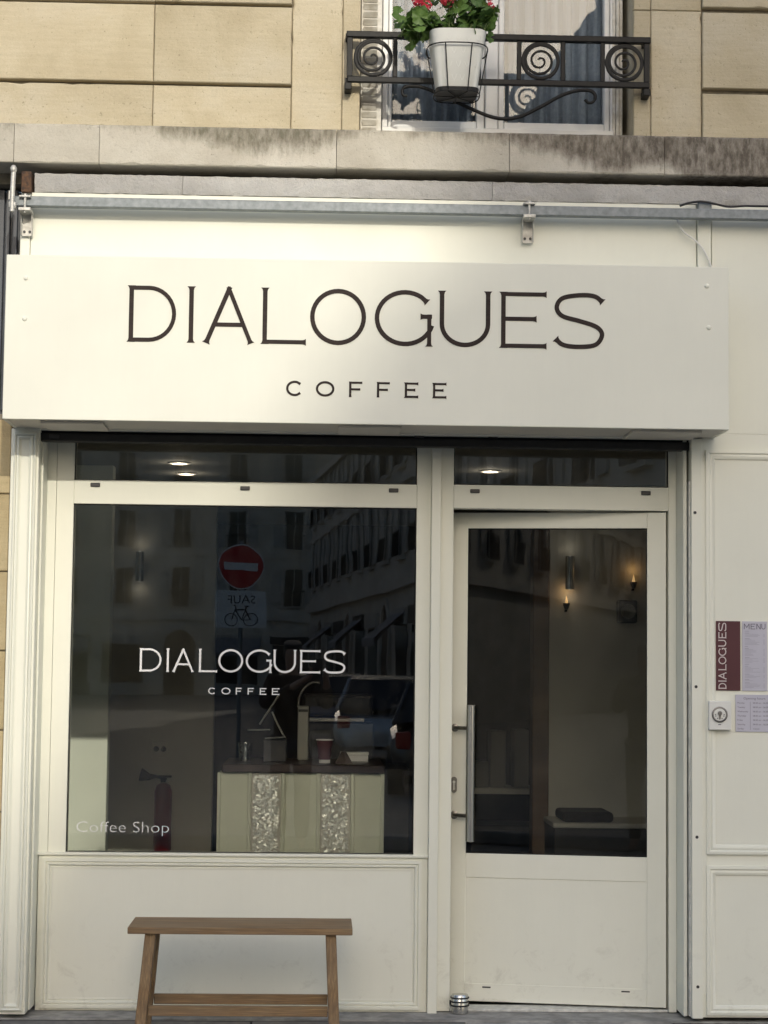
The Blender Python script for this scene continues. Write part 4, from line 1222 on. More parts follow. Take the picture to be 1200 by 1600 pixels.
mb = MB()
mb.box(RX0, fxl0 + .03, .283, .33, .0165, RZ - .0005); mb.box(jx0 - .01, RX1, .302, .35, .0165, RZ - .0005)
mb.box(fxl0 + .0305, jx0 - .0105, .283, .33, tz1 + .055, RZ - .0005); mb.box(fxl0 + .0305, fxr1, .302, .34, .0165, spz - .01)
struct('cafe_front_wall', M['int_wall'], mb)
mb = MB(); mb.box(XF0, GX1, .21, .30, RZ + .105, LEDGE_B - .002); mb.box(-1.75, lx0 - .01, .28, .31, 0, RZ + .104)
mb.build('inner_wall', M['int_wall'], shop)
# white stub wall that catches the sun, plaster wall beyond
YW1 = YF + .02 + 2.73
mb = MB(); mb.box(RX0 + .001, X(166, 1250, YW1), YW1, YW1 + .12, .0165, RZ - .001, .003); struct('cafe_stub_wall', M['int_white'], mb)
YW2 = 5.0
mb = MB(); mb.box(RX0 + .001, X(334, 1100, YW2), YW2, YW2 + .12, .0165, RZ - .001, .003); struct('cafe_mid_wall', M['int_wall'], mb)
YW3 = 3.7
xd = X(858, 1000, YW3)
mb = MB(); mb.box(xd, RX1 - .001, YW3, YW3 + .12, .0165, RZ - .001, .003); struct('cafe_side_wall', M['int_wall'], mb)
# door lining in dark oak beside the side wall, white dado shelf
mb = MB(); mb.box(xd - .10, xd - .002, YW3 - .02, YW3 + .14, .0165, 2.35, .004)
o = mb.build('doorway_lining', M['tray_wood'], None); prop(o, 'dark oak doorway lining seen through the glazed door', 'door lining')
def pt(px, py, y): return Vector((X(px, py, y), y, Z(px, py, y)))
# skirting bench seen low through the door
bq = thing('banquette', (1.95, 3.4, .0165), 'low dark seat with a pale board and dark cushion behind the glazed door', 'seat')
bt = Z(930, 1286, 3.2)
mb = MB(); mb.box(X(866, 1290, 3.2), RX1 - .01, 3.2, YW3 - .002, .0165, bt - .03, .004); mb.build('seat_box', M['int_dark'], bq)
mb = MB(); mb.box(X(864, 1290, 3.2), RX1 - .01, 3.19, YW3 - .002, bt - .0295, bt, .004); mb.build('seat_board', M['int_wall'], bq)
mb = MB(); mb.box(X(880, 1290, 3.2), X(960, 1290, 3.2), 3.22, 3.6, bt + .0005, bt + .06, .02, 2); mb.build('cushion', M['int_dark'], bq)

def glow(x, y, z, w, c):
    """the light a lit lamp gives off"""
    l = bpy.data.lights.new('lamp_light', 'POINT'); l.energy = w; l.color = c; l.shadow_soft_size = .012
    o = bpy.data.objects.new('lamp_light', l); col.objects.link(o); o.location = (x, y, z)
def sconce(px, py, ywall, label, lit):
    p = pt(px, py, ywall - .06)
    t = thing('wall_lamp', (p.x, ywall - .06, p.z - .09), label, 'wall lamp', 'steel tube wall lamps inside the cafe')
    mb = MB(); mb.lathe([(.026, p.z - .10), (.028, p.z - .098), (.028, p.z + .098), (.026, p.z + .10)], (p.x, ywall - .06, 0), 24, cap=False); mb.lathe([(.024, p.z + .10), (.024, p.z - .10)], (p.x, ywall - .06, 0), 24, cap=False); mb.build('tube', M['steel'], t, smooth=40)
    mb = MB(); mb.box(p.x - .012, p.x + .012, ywall - .036, ywall - .0002, p.z - .03, p.z + .03, .003); mb.build('wall_plate', M['steel'], t)
    for s_ in (-1, 1):
        glow(p.x, ywall - .075, p.z + s_ * .15, .016, (1, .92, .80))
        mb = MB(); mb.lathe([(.022, p.z + s_ * .080), (.022, p.z + s_ * .084)], (p.x, ywall - .06, 0), 20); mb.build('bulb', M['lamp'], t)
sconce(218.5, 885, YW2, 'steel tube wall lamp on the pale wall behind the big window', True)
sconce(890.5, 895, YW3, 'steel tube wall lamp on the pale wall behind the glazed door', True)
def flame(px, py, ywall, label):
    p = pt(px, py, ywall - .05)
    t = thing('candle_lamp', (p.x, ywall - .05, p.z - .06), label, 'wall lamp', 'small warm wall lamps')
    mb = MB(); mb.lathe([(.010, p.z - .03), (.020, p.z - .005), (.022, p.z + .01), (.019, p.z + .01), (.008, p.z - .02)], (p.x, ywall - .05, 0), 18); mb.build('cup', M['steel_dull'], t, smooth=60)
    mb = MB(); mb.lathe([(.003, p.z - .012), (.009, p.z + .0), (.010, p.z + .015), (.005, p.z + .038), (.001, p.z + .055)], (p.x, ywall - .05, 0), 14); mb.build('flame_bulb', M['lamp_soft'], t, smooth=60)
    mb = MB(); mb.box(p.x - .006, p.x + .006, ywall - .045, ywall - .0003, p.z - .042, p.z - .0305, .002); mb.build('arm', M['iron'], t)
    glow(p.x, ywall - .045, p.z + .085, .03, (1, .55, .20))
flame(885, 945, YW3, 'small warm lit wall lamp under the steel tube lamp behind the door')
flame(990, 912, YW3, 'small warm lit wall lamp near the right edge of the door glass')
# round-emblem picture on the side wall
p0, p1 = pt(964, 938, YW3 - .03), pt(992, 974, YW3 - .03)
pic = thing('wall_speaker', ((p0.x + p1.x) / 2, YW3 - .05, p1.z), 'dark square wall speaker with round cone behind the door glass', 'speaker')
mb = MB(); mb.box(p0.x, p1.x, YW3 - .12, YW3 - .0004, p1.z, p0.z, .008); mb.build('cabinet', M['tab'], pic)
mb = MB(); mb.lathe([(.045, -.1205), (.045, -.124), (.038, -.124), (.03, -.121), (.012, -.1215)], ((p0.x + p1.x) / 2, YW3, (p0.z + p1.z) / 2), 28, 'Y'); mb.build('cone', M['steel_dull'], pic, smooth=40)
for x, y, lab in ((X(285, 735, 3.0), 2.75, 'small round ceiling light glowing behind the window transom'), (X(292, 740, 3.4), 3.35, 'second small round ceiling light added as the doubled reflection of the one behind the window transom'), (X(765, 737, 3.0), 2.95, 'small round ceiling light glowing behind the glass above the door')):  # the second fitting is added, standing for the first one's doubled reflection
    t = thing('ceiling_light', (x, y, RZ), lab, 'ceiling light', 'recessed lights in the cafe ceiling')
    mb = MB(); mb.lathe([(.062, RZ - .0002), (.062, RZ - .006), (.048, RZ - .008), (.046, RZ - .003)], (x, y, 0), 28); mb.build('rim', M['white_frame'], t, smooth=40)
    mb = MB(); mb.lathe([(.044, RZ - .0085), (.044, RZ - .0095)], (x, y, 0), 24); mb.build('diffuser', M['lamp'], t)
    glow(x, y, RZ - .05, .22, (1, .86, .68))

# counter
CY = 1.52
cx0, cx1 = X(339, 1270, CY), X(600, 1270, CY)
ct = Z(470, 1208, CY)
ctr = thing('counter', ((cx0 + cx1) / 2, CY + .3, .0165), 'pale panelled service counter with dark top and silver chip panels', 'counter')
mb = MB(); mb.box(cx0 + .004, cx1 - .004, CY + .012, CY + .62, .0165, ct - .0005, .002); mb.build('carcass', M['counter'], ctr)
for a, b_ in ((386.5, 392), (438.5, 444.5), (494, 500), (547.5, 553.5), (594, 600), (339, 344)):
    mb = MB(); mb.box(X(a, 1270, CY), X(b_, 1270, CY), CY - .012, CY + .0115, .0165, ct + .001, .002); mb.build('rib', M['counter'], ctr)
for a, b_ in ((392.5, 438), (500.5, 547)):
    mb = MB(); mb.box(X(a, 1270, CY), X(b_, 1270, CY), CY + .004, CY + .0114, .0165, ct - .001, .001); cp = mb.build('chip_panel', M['int_wall'], ctr)
    mb = MB(); r_ = random.Random(int(a))
    xa, xb = X(a, 1270, CY) + .002, X(b_, 1270, CY) - .002
    for k in range(1700):
        c = Vector((r_.uniform(xa + .010, xb - .010), CY + .001 - r_.random() * .006, r_.uniform(.03, ct - .012)))
        nrm = Vector((r_.gauss(0, .16), -1, r_.gauss(0, .16))).normalized()
        u = nrm.cross(Vector((r_.uniform(-1, 1), 0, r_.uniform(-1, 1)))).normalized(); v = nrm.cross(u)
        w_, h_2 = r_.uniform(.004, .009), r_.uniform(.003, .0065)
        mb.face([c + u * w_ + v * h_2 * r_.uniform(.3, 1), c - u * w_ * r_.uniform(.5, 1) + v * h_2, c - u * w_ - v * h_2 * r_.uniform(.3, 1), c + u * w_ * r_.uniform(.5, 1) - v * h_2])
    prop(mb.build('chips', M['chips'], cp), kind='stuff')
mb = MB(); mb.box(cx0 + .02, cx1 + .0, CY - .02, CY + .66, ct + .0015, ct + .042, .004); mb.build('counter_top', M['counter_top'], ctr)
TZ = ct + .042
def on(px, y): return X(px, 1190, y)
# tumbler
gx = on(383, CY + .25); gy = CY + .25
o = thing('water_glass', (gx, gy, TZ), 'clear water glass standing at the left end of the counter', 'glass')
mb = MB(); mb.lathe([(.028, TZ), (.036, TZ + .095), (.0335, TZ + .095), (.026, TZ + .01)], (gx, gy, 0), 28); mb.build('tumbler', M['tumbler'], o, smooth=50)
gx, gy = on(507, CY + .2), CY + .2
o = thing('paper_cup', (gx, gy, TZ), 'maroon paper cup with white base standing on the counter', 'cup')
mb = MB(); mb.lathe([(.029, TZ + .016), (.041, TZ + .112)], (gx, gy, 0), 28); mb.build('cup_body', M['cup'], o, smooth=50)
mb = MB(); mb.lathe([(.028, TZ), (.0288, TZ + .0155)], (gx, gy, 0), 28); mb.build('cup_base', M['white_lid'], o, smooth=50)
mb = MB(); mb.tube([(gx + .0415 * math.cos(2 * math.pi * k / 28), gy + .0415 * math.sin(2 * math.pi * k / 28), TZ + .114) for k in range(28)], .003, 6, closed=True); mb.build('rim', M['white_lid'], o, smooth=60)
gx, gy = on(537, CY + .15), CY + .15
mb = MB(); mb.prism([(-.045, 0), (.045, 0), (.012, .058), (-.012, .058)], lambda p: (gx + p[0], gy - .02, TZ + p[1]), lambda p: (gx + p[0], gy + .02, TZ + p[1]))
o = mb.build('tent_card', M['counter_top'], None, base=True); prop(o, 'dark tent card standing beside the maroon cup', 'card')
gx, gy = on(555, CY + .42), CY + .42
o = thing('card_box', (gx, gy, TZ), 'flat white card box behind the tent card on the counter', 'box')
mb = MB(); mb.box(gx - .075, gx + .065, gy - .05, gy + .05, TZ, TZ + .032, .002); mb.build('box', M['white_lid'], o)
mb = MB(); mb.box(gx - .078, gx + .068, gy - .053, gy + .053, TZ + .0325, TZ + .046, .002); mb.build('lid', M['plastic'], o)
# slim metal Z-shaped stand holding a tablet
gy = CY + .3
st_ = thing('tablet_stand', (X(430, 1150, gy), gy, TZ), 'angled bright metal tablet stand on the counter below the window lettering', 'stand')
q = lambda a, b_: (X(a, b_, gy), gy, Z(a, b_, gy))
mb = MB(); mb.tube([q(436, 1086), q(420, 1110), q(405.5, 1132)], .0055, 6, flat=4); mb.build('upper_arm', M['alu'], st_)
mb = MB(); mb.tube([q(425, 1112), q(434, 1132), q(442, 1147), q(446, 1152), q(430, 1153), q(414, 1154)], .0050, 6, flat=4); mb.build('lower_arm', M['alu'], st_)
mb = MB(); mb.tube([q(387, 1140.5), q(422, 1140.5)], .004, 6, flat=10); mb.build('tray', M['alu'], st_)
mb = MB(); mb.box(q(412, 1154)[0], q(448, 1154)[0], gy - .07, gy + .07, TZ, q(430, 1155)[2], .004); mb.build('stand_foot', M['tab'], st_)
M['printer'] = pmat('beige_printer_plastic', (.30, .29, .25), None, 6, .5)
# pale receipt printer slip / small pale box on the counter, back shelf
gy = CY + .5
o = thing('receipt_printer', (X(473, 1150, gy), gy, TZ), 'tall pale till printer standing behind the tablet stand', 'printer')
mb = MB(); mb.box(X(465, 1150, gy), X(482, 1150, gy), gy - .05, gy + .05, TZ, Z(473, 1103, gy), .006, 2); mb.build('casing', M['printer'], o)
mb = MB(); mb.box(X(466, 1150, gy), X(481, 1150, gy), gy - .052, gy - .0505, Z(473, 1112, gy), Z(473, 1108, gy)); mb.build('slot', M['tab'], o)
gy = CY + 1.5
o = thing('coffee_machine', (X(525, 1120, gy), gy, .9), 'dark coffee machine with pale front rail behind the counter', 'coffee machine')
mb = MB(); mb.box(X(470, 1120, gy), X(585, 1120, gy), gy, gy + .5, Z(525, 1200, gy), Z(525, 1128, gy), .01); mb.build('body', M['tab'], o)
mb = MB(); mb.box(X(483, 1120, gy), X(570, 1120, gy), gy - .02, gy - .001, Z(525, 1128.5, gy), Z(525, 1120.5, gy), .006); mb.build('front_rail', M['steel_dull'], o)
mb = MB(); mb.box(X(472, 1120, gy), X(583, 1120, gy), gy + .01, gy + .48, Z(525, 1119.5, gy), Z(525, 1085, gy), .02, 2); mb.build('top', M['int_dark'], o)
mb = MB(); mb.tube([(X(a, b_, gy - .05), gy - .05, Z(a, b_, gy - .05)) for a, b_ in cat([(466, 1105), (468, 1090), (475, 1076), (487, 1067), (500, 1067)], 5)], .008, 8); mb.build('steam_pipe', M['steel_dull'], o, smooth=60)
mb = MB(); mb.box(X(465, 1150, gy), X(640, 1150, gy), gy - .05, gy + .6, .0165, Z(525, 1200, gy) - .001, .004)
o = mb.build('back_counter', M['int_dark'], None, base=True); prop(o, 'dark back counter carrying the coffee machine', 'counter')
# extinguisher and socket on the pale wall
gy = YW2 - .085
ex = pt(249, 1300, gy)
fe = thing('fire_extinguisher', (ex.x, gy, .0165), 'red fire extinguisher with black horn hanging on the pale wall', 'fire extinguisher')
zb, zt_ = Z(249, 1330, gy), Z(249, 1222, gy)
mb = MB(); mb.lathe([(.05, zb), (.058, zb + .01), (.058, zt_ - .06), (.045, zt_ - .02), (.018, zt_)], (ex.x + .02, gy, 0), 24); mb.build('cylinder', M['red_cyl'], fe, smooth=45)
mb = MB(); mb.box(ex.x + .002, ex.x + .038, gy - .02, gy + .02, zt_ + .0005, zt_ + .03, .004); mb.box(ex.x - .02, ex.x + .075, gy - .012, gy + .012, zt_ + .031, zt_ + .045, .003); mb.build('valve', M['tab'], fe)
mb = MB(); mb.tube([(ex.x + .04, gy, zt_ + .02), (ex.x - .03, gy - .03, zt_ + .04), (ex.x - .07, gy - .03, zt_ + .035), (ex.x - .13, gy - .03, zt_ + .05)], [.008, .010, .022, .045], 12); mb.build('horn', M['tab'], fe, smooth=50)
mb = MB(); mb.box(ex.x + .005, ex.x + .035, gy + .05, gy + .0845, zt_ - .12, zt_ - .06); mb.build('wall_hook', M['tab'], fe)
a, b_ = pt(238, 1158, YW2), pt(262, 1182, YW2)
o = thing('wall_socket', ((a.x + b_.x) / 2, YW2, b_.z), 'double white wall socket above the fire extinguisher', 'socket')
mb = MB(); mb.box(a.x, b_.x, YW2 - .012, YW2 - .0003, b_.z, a.z, .004); mb.build('plate', M['int_wall'], o)
for s_ in (.27, .73):
    xx = a.x + (b_.x - a.x) * s_
    mb = MB(); mb.lathe([(.018, -.0122), (.018, -.0135), (.014, -.0125)], (xx, YW2, (a.z + b_.z) / 2), 18, 'Y'); mb.build('outlet', M['int_dark'], o)
M['carton'] = pmat('grey_carton', (.26, .25, .22), None, 6, .7)
# cartons on a low shelf behind the door glass
sh = thing('storage_shelf', (X(770, 1240, 5.6), 5.7, .0165), 'low dark shelf at the back behind the door glass', 'shelf')
for k, py in enumerate((1232, 1290, 1340)):
    mb = MB(); mb.box(X(738, 1240, 5.6), X(845, 1240, 5.6), 5.5, 5.95, Z(790, py + 9, 5.5), Z(790, py, 5.5), .003); mb.build('board', M['int_dark'] if k else M['int_wall'], sh)
for px in (739, 843):
    mb = MB(); mb.box(X(px, 1240, 5.6) - .015, X(px, 1240, 5.6) + .015, 5.52, 5.93, .0165, Z(790, 1246, 5.5)); mb.build('side', M['int_dark'], sh)
for a, b_, t, lab in ((742, 764, 1190, 'small pale carton at the left end of the low shelf'), (766, 790, 1142, 'tall pale carton in the middle of the low shelf'), (803, 826, 1140, 'pale carton at the right end of the low shelf')):
    mb = MB(); mb.box(X(a, 1240, 5.6), X(b_, 1240, 5.6), 5.6, 5.85, Z(790, 1231.7, 5.6), Z(790, t, 5.6), .004)
    o = mb.build('carton', M['carton'], None, base=True); prop(o, lab, 'box')

# ================================================================== ground
M['pave'] = pmat('grey_granite_paving', (.17, .168, .164), (.12, .119, .116), 26, .75, 0, .4, 90)
M['concrete'] = pmat('rough_concrete', (.36, .355, .34), (.20, .197, .19), 14, .85, 0, .5, 70)
M['bounce_ground'] = pmat('pale_bounce_setts', (.24, .225, .20), (.17, .16, .145), 5, .85, 0, .4, 30)  # out-of-view road made pale so it bounces light onto the shopfront
M['kerb'] = pmat('granite_kerb', (.28, .275, .265), (.2, .196, .19), 30, .8, 0, .3, 90)
mb = MB(); mb.box(-160, 160, -220, 60, -.6, -.125); struct('ground', M['bounce_ground'], mb)
mb = MB(); mb.box(-60, 60, -2.12, -.004, -.121, -.02); struct('pavement', M['tab'], mb)  # base coloured dark so the open joints read as shade
mb = MB(); mb.box(-60, 60, -2.42, -2.124, -.124, .028, .02, 2); struct('kerb', M['kerb'], mb)
mb = MB()
n = 90
grid = [[mb.bm.verts.new((-4.2 + 8 * i / n, y, .0305 + z_ + random.uniform(-.0012, .0012))) for y, z_ in ((.004, -.04), (.008, 0), (.06, 0), (.15, .0005), (.34, .0005))] for i in range(n + 1)]
for A, B in zip(grid, grid[1:]):
    for j in range(4): mb.bm.faces.new((A[j], B[j], B[j + 1], A[j + 1]))
prop(mb.build('door_strip', M['concrete'], None, 60), kind='structure')
xs_l, xs_r = X(729, 1592, -.07), X(1056, 1597, -.07)
pav = bpy.data.objects['pavement']
for j in range(3):
    y1 = -.024 - j * .69
    x = -4.2
    k = 0
    while x < 4:
        w_ = (.93, 1.12, .87, 1.02)[(k + j) % 4]
        a, b_ = x + .003, x + w_ - .003
        k += 1
        x += w_
        segs = [(a, b_)]
        if j == 0:
            segs = []
            if a < xs_l: segs.append((a, min(b_, xs_l)))
            if b_ > xs_r: segs.append((max(a, xs_r), b_))
        for a2, b2 in segs:
            if b2 - a2 < .05: continue
            mb = MB(); mb.box(a2, b2, y1 - .684, y1, -.0195, .027 + random.uniform(-.002, .002), .004); mb.build('paving_slab', M['pave'], pav)
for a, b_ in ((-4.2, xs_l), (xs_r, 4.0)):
    mb = MB(); mb.box(a, b_, -.0245, .0035, -.019, .0245); mb.build('joint_shade_strip', M['gap'], pav)  # black strip put in the open joint to stand for its shade
mb = MB(); mb.box(xs_l + .004, xs_r - .004, -.04 - .69, -.0, -.0195, .024, .006); mb.build('concrete_patch', M['concrete'], pav)
mb = MB()
for i in range(2): mb.box(-60, 60, -8.9 - .3 * 0, -8.6, -.124, .0, .02) if i == 0 else None
mb.box(6.2, 60, -11.99, -8.905, -.124, -.012)
mb.box(-60, -7.9, -11.99, -8.905, -.124, -.012)
struct('far_pavement', M['kerb'], mb)

# ================================================================== across the street: what the glass mirrors and what shades the shop
M['fac1'] = pmat('pale_far_facade', (.70, .65, .55), (.58, .53, .44), 1.1, .9, 0, .3, 8)
M['fac2'] = pmat('cream_far_facade', (.72, .67, .57), (.60, .55, .46), .8, .9, 0, .3, 8)
M['zinc'] = pmat('zinc_roof', (.20, .22, .25), (.15, .165, .19), .8, .5, .3)
M['far_pane'] = pmat('dark_far_pane', (.02, .022, .026), None, 3, .08)
M['far_shutter'] = pmat('pale_far_shutters', (.52, .50, .44), (.42, .40, .35), 4, .6)
M['far_door'] = pmat('brown_far_door', (.08, .045, .025), None, 4, .5)
M['awn'] = pmat('grey_striped_awning', (.30, .30, .31), (.22, .22, .23), 6, .8)
def town_house(name, label, o, du, length, depth, height, floors, bays, mat, first, win_h=1.75, side=1, shopfront=True, eave=.0):
    """a row of houses: o = near corner on the pavement, du = unit run of the street front; side=+1: body lies to the right of du"""
    o = Vector((o[0], o[1], 0)); du = Vector((du[0], du[1], 0)).normalized()
    dv = Vector((du.y, -du.x, 0)) * side           # into the building
    T = lambda u, v, z: o + du * u + dv * v + Vector((0, 0, z))
    t = thing(name, o, label, 'building')
    def bx(mb, u0, u1, v0, v1, z0, z1):
        vs = [mb.bm.verts.new(T(u, v, z)) for u in (u0, u1) for v in (v0, v1) for z in (z0, z1)]
        for f in ((0, 1, 3, 2), (4, 6, 7, 5), (0, 4, 5, 1), (2, 3, 7, 6), (0, 2, 6, 4), (1, 5, 7, 3)): mb.bm.faces.new([vs[i] for i in f])
    mb = MB(); bx(mb, 0, length, 0, depth, -.12, height - .05); mb.build('wall', mat, t)
    mb = MB()
    bx(mb, -.2, length + .2, -.16, .2, first - .35, first - .1); bx(mb, -.2, length + .2, -.10, .1, first - .1, first)
    for k in range(1, floors): bx(mb, -.05, length + .05, -.08, .05, first + k * (height - first) / floors - .02, first + k * (height - first) / floors + .12)
    bx(mb, -eave, length + .3, -eave, .3, height - .25, height)
    mb.build('cornice', mat, t)
    mb = MB()
    q = [mb.bm.verts.new(T(*p)) for p in ((-eave, -eave, height), (length, -eave, height), (length, depth, height), (-eave, depth, height), (depth * .4, depth / 2, height + 2.6), (length - 1, depth / 2, height + 2.6))]
    for f in ((0, 1, 5, 4), (1, 2, 5), (2, 3, 4, 5), (3, 0, 4), (3, 2, 1, 0)): mb.bm.faces.new([q[i] for i in f])
    mb.build('roof', M['zinc'], t)
    step = length / bays
    ang = math.atan2(du.y, du.x)
    # one window with its sub-parts, then copies
    w0 = None
    for f_ in range(floors):
        zb = first + f_ * (height - first) / floors + .55
        for k in range(bays):
            u = step * (k + .5)
            if w0 is None:
                mb = MB()
                for q in ((u - .62, u - .5), (u + .5, u + .62)): bx(mb, *q, -.07, -.002, zb - .05, zb + win_h + .12)
                bx(mb, u - .62, u + .62, -.09, -.002, zb + win_h + .12, zb + win_h + .26); bx(mb, u - .62, u + .62, -.12, -.002, zb - .14, zb - .05)
                c0 = T(u, 0, zb)
                w0 = mb.build('window', mat, t, origin=c0)
                mb = MB(); bx(mb, u - .5, u + .5, -.012, -.003, zb - .05, zb + win_h + .12); mb.build('pane', M['far_pane'], w0, origin=c0)
                mb = MB()
                for q in ((u - 1.12, u - .63), (u + .63, u + 1.12)): bx(mb, *q, -.06, -.003, zb, zb + win_h)
                for q in ((u - .5, u - .44), (u - .03, u + .03), (u + .44, u + .5)): bx(mb, *q, -.03, -.013, zb - .05, zb + win_h + .12)
                mb.build('shutter', M['far_shutter'], w0, origin=c0)
                mb = MB()
                bx(mb, u - .6, u + .6, -.2, -.18, zb + .62, zb + .66)
                for j in range(13): bx(mb, u - .6 + j * .0985, u - .585 + j * .0985, -.2, -.185, zb - .05, zb + .62)
                mb.build('railing', M['iron'], w0, origin=c0)
            else:
                clone(w0, t, T(u, 0, zb) - o)
    if shopfront:
        for k in range(bays):
            u = step * (k + .5)
            mb = MB()
            if k % 3 == 1:
                bx(mb, u - .8, u + .8, -.03, -.002, -.1, 2.5)
                ar = [(u + .8 * math.cos(R(a)), 2.5 + .8 * math.sin(R(a))) for a in range(0, 181, 15)]
                mb.prism(ar, lambda p: T(p[0], -.03, p[1]), lambda p: T(p[0], -.002, p[1]))
                d_ = mb.build('door', M['far_door'], t)
                mb = MB()
                for a in range(0, 180, 15):
                    a2 = a + 15
                    mb.prism([(u + r_ * math.cos(R(b)), 2.5 + r_ * math.sin(R(b))) for r_, b in ((.8, a), (1.02, a), (1.02, a2), (.8, a2))], lambda p: T(p[0], -.10, p[1]), lambda p: T(p[0], -.001, p[1]))
                for q in ((u - 1.02, u - .8), (u + .8, u + 1.02)): bx(mb, *q, -.10, -.001, -.1, 2.5)
                mb.build('door_arch', mat, d_)
            else:
                bx(mb, u - 1.1, u + 1.1, -.02, -.002, .5, 2.6); s_ = mb.build('shop_window', M['far_pane'], t)
                mb = MB(); bx(mb, u - 1.25, u + 1.25, -.1, -.0025, 2.65, 3.1); bx(mb, u - 1.25, u + 1.25, -.06, -.0025, -.1, .48); mb.build('shop_fascia', M['far_shutter'] if k % 2 else M['int_dark'], s_)
                if k % 3 == 0:
                    mb = MB()
                    for j in range(12):
                        ua, ub = u - 1.2 + j * .2, u - 1.0 + j * .2
                        mb.prism([(0, 0), (.9, -.75), (.9, -.95), (.88, -.95), (.88, -.74), (0, .02)], lambda p: T(ua, -.03 - p[0], 3.0 + p[1]), lambda p: T(ub - .004, -.03 - p[0], 3.0 + p[1]))
                    mb.build('awning', M['awn'], s_)
    return t
AX = 6.44                                   # the side street's right-hand front: x = AX - .1 * distance
HE = 12.15
def front(l, ax=AX): return (ax + .2 - .1 * l, -l)
A2 = 13.7  # tall houses added behind the terrace; their eaves cast the shop's shade edge
town_house('terrace_house', 'long low pale terrace with shuttered windows and shops along the side street', front(15.0), (-.1, -1), 56, 6, 9.0, 2, 18, M['fac1'], 4.0, eave=.2, side=-1)
town_house('shade_house_near', 'tallest pale town house behind the low terrace, added to cast shade on the shop', front(39, A2), (-.1, -1), 10.4, 9, 27.0, 6, 3, M['fac2'], 4.2, eave=.2, side=-1, shopfront=False)
town_house('shade_house_far', 'long tall cream town house behind the low terrace, added to shade the shopfront', front(49.7, A2), (-.1, -1), 44, 9, 22.8, 5, 13, M['fac2'], 4.2, eave=.2, side=-1, shopfront=False)
town_house('side_street_house', 'low cream terrace along the far left of the side street', (-11.5, -24), (-.02, -1), 56, 8, 9.2, 2, 16, M['fac2'], 4.2, side=1, shopfront=False)
town_house('end_house', 'pale apartment house closing the end of the side street', (6, -96), (-1, 0), 36, 10, 13.5, 3, 12, M['fac1'], 4.2, side=-1)

# no-entry sign with its cyclists' exception plate, facing the shop
M['sign_red'] = pmat('traffic_red', (.52, .012, .014), None, 6, .35)
M['sign_white'] = pmat('traffic_white', (.76, .76, .74), (.68, .68, .66), 6, .4)
M['sign_black'] = pmat('traffic_black', (.012, .012, .012), None, 6, .5)
LS = 33.0                                   # mirrored distance of the sign from the camera
ys = YF + .02 - (LS - (D + YF + .02))
sxx = (375 - VPX) / F * LS
def szz(py): return ZC + (VPY + 1.4 - py) / F * LS
ts = thing('no_entry_sign', (sxx, ys, -.12), 'round red no entry road sign with white SAUF bicycle plate on a pole', 'road sign')
mb = MB(); mb.lathe([(.038, -.12), (.038, szz(848))], (sxx, ys - .05, 0), 16); mb.build('pole', M['galv'], ts, smooth=40)
zc, rd = szz(888.5), 35.5 / F * LS
mb = MB(); mb.lathe([(rd, 0), (rd, .03), (rd - .02, .032), (rd - .02, .026)], (sxx, ys, zc), 40, 'Y'); mb.build('rim', M['sign_white'], ts, smooth=40)
mb = MB(); mb.lathe([(rd - .021, .020), (rd - .021, .028)], (sxx, ys, zc), 40, 'Y'); mb.build('disc', M['sign_red'], ts)
mb = MB(); mb.box(sxx - rd * .72, sxx + rd * .72, ys + .029, ys + .032, zc - rd * .18, zc + rd * .18); mb.build('bar', M['sign_white'], ts)
pw, z1_, z0_ = 40.5 / F * LS, szz(926), szz(985)
mb = MB()
pl_ = []
for cx_, cz_, a0 in ((1, 1, 0), (-1, 1, 90), (-1, -1, 180), (1, -1, 270)):
    for k in range(6):
        a = R(a0 + 18 * k); pl_.append((cx_ * (pw - .05) + .05 * math.cos(a), (z1_ + z0_) / 2 + cz_ * ((z1_ - z0_) / 2 - .05) + .05 * math.sin(a)))
mb.prism(pl_, lambda p: (sxx + p[0], ys + .01, p[1]), lambda p: (sxx + p[0], ys + .03, p[1]))
plate = mb.build('plate', M['sign_white'], ts)
th_ = (z1_ - z0_)
text_mb('SAUF', .21, lambda u, v: (sxx + .235 - u, ys + .0315, z1_ - .235 + v), .47).build('lettering', M['sign_black'], plate)
mb = MB()
zw = z0_ + th_ * .22
def ring(cx_, r_): mb.tube([(sxx + cx_ + r_ * math.cos(2 * math.pi * k / 24), ys + .033, zw + r_ * math.sin(2 * math.pi * k / 24)) for k in range(24)], .008, 5, closed=True)
ring(-.16, .105); ring(.16, .105)
for a in ([(-.16, 0), (-.08, .19), (-.085, .23), (-.12, .24)], [(-.09, .17), (.075, .17)], [(.16, 0), (.02, 0), (.09, .2)], [(.02, 0), (-.085, .17)], [(.16, 0), (.075, .17)], [(.06, .215), (.125, .215)]):
    mb.tube([(sxx + p[0], ys + .033, zw + p[1]) for p in a], .010, 5)
mb.build('bicycle_emblem', M['sign_black'], plate)

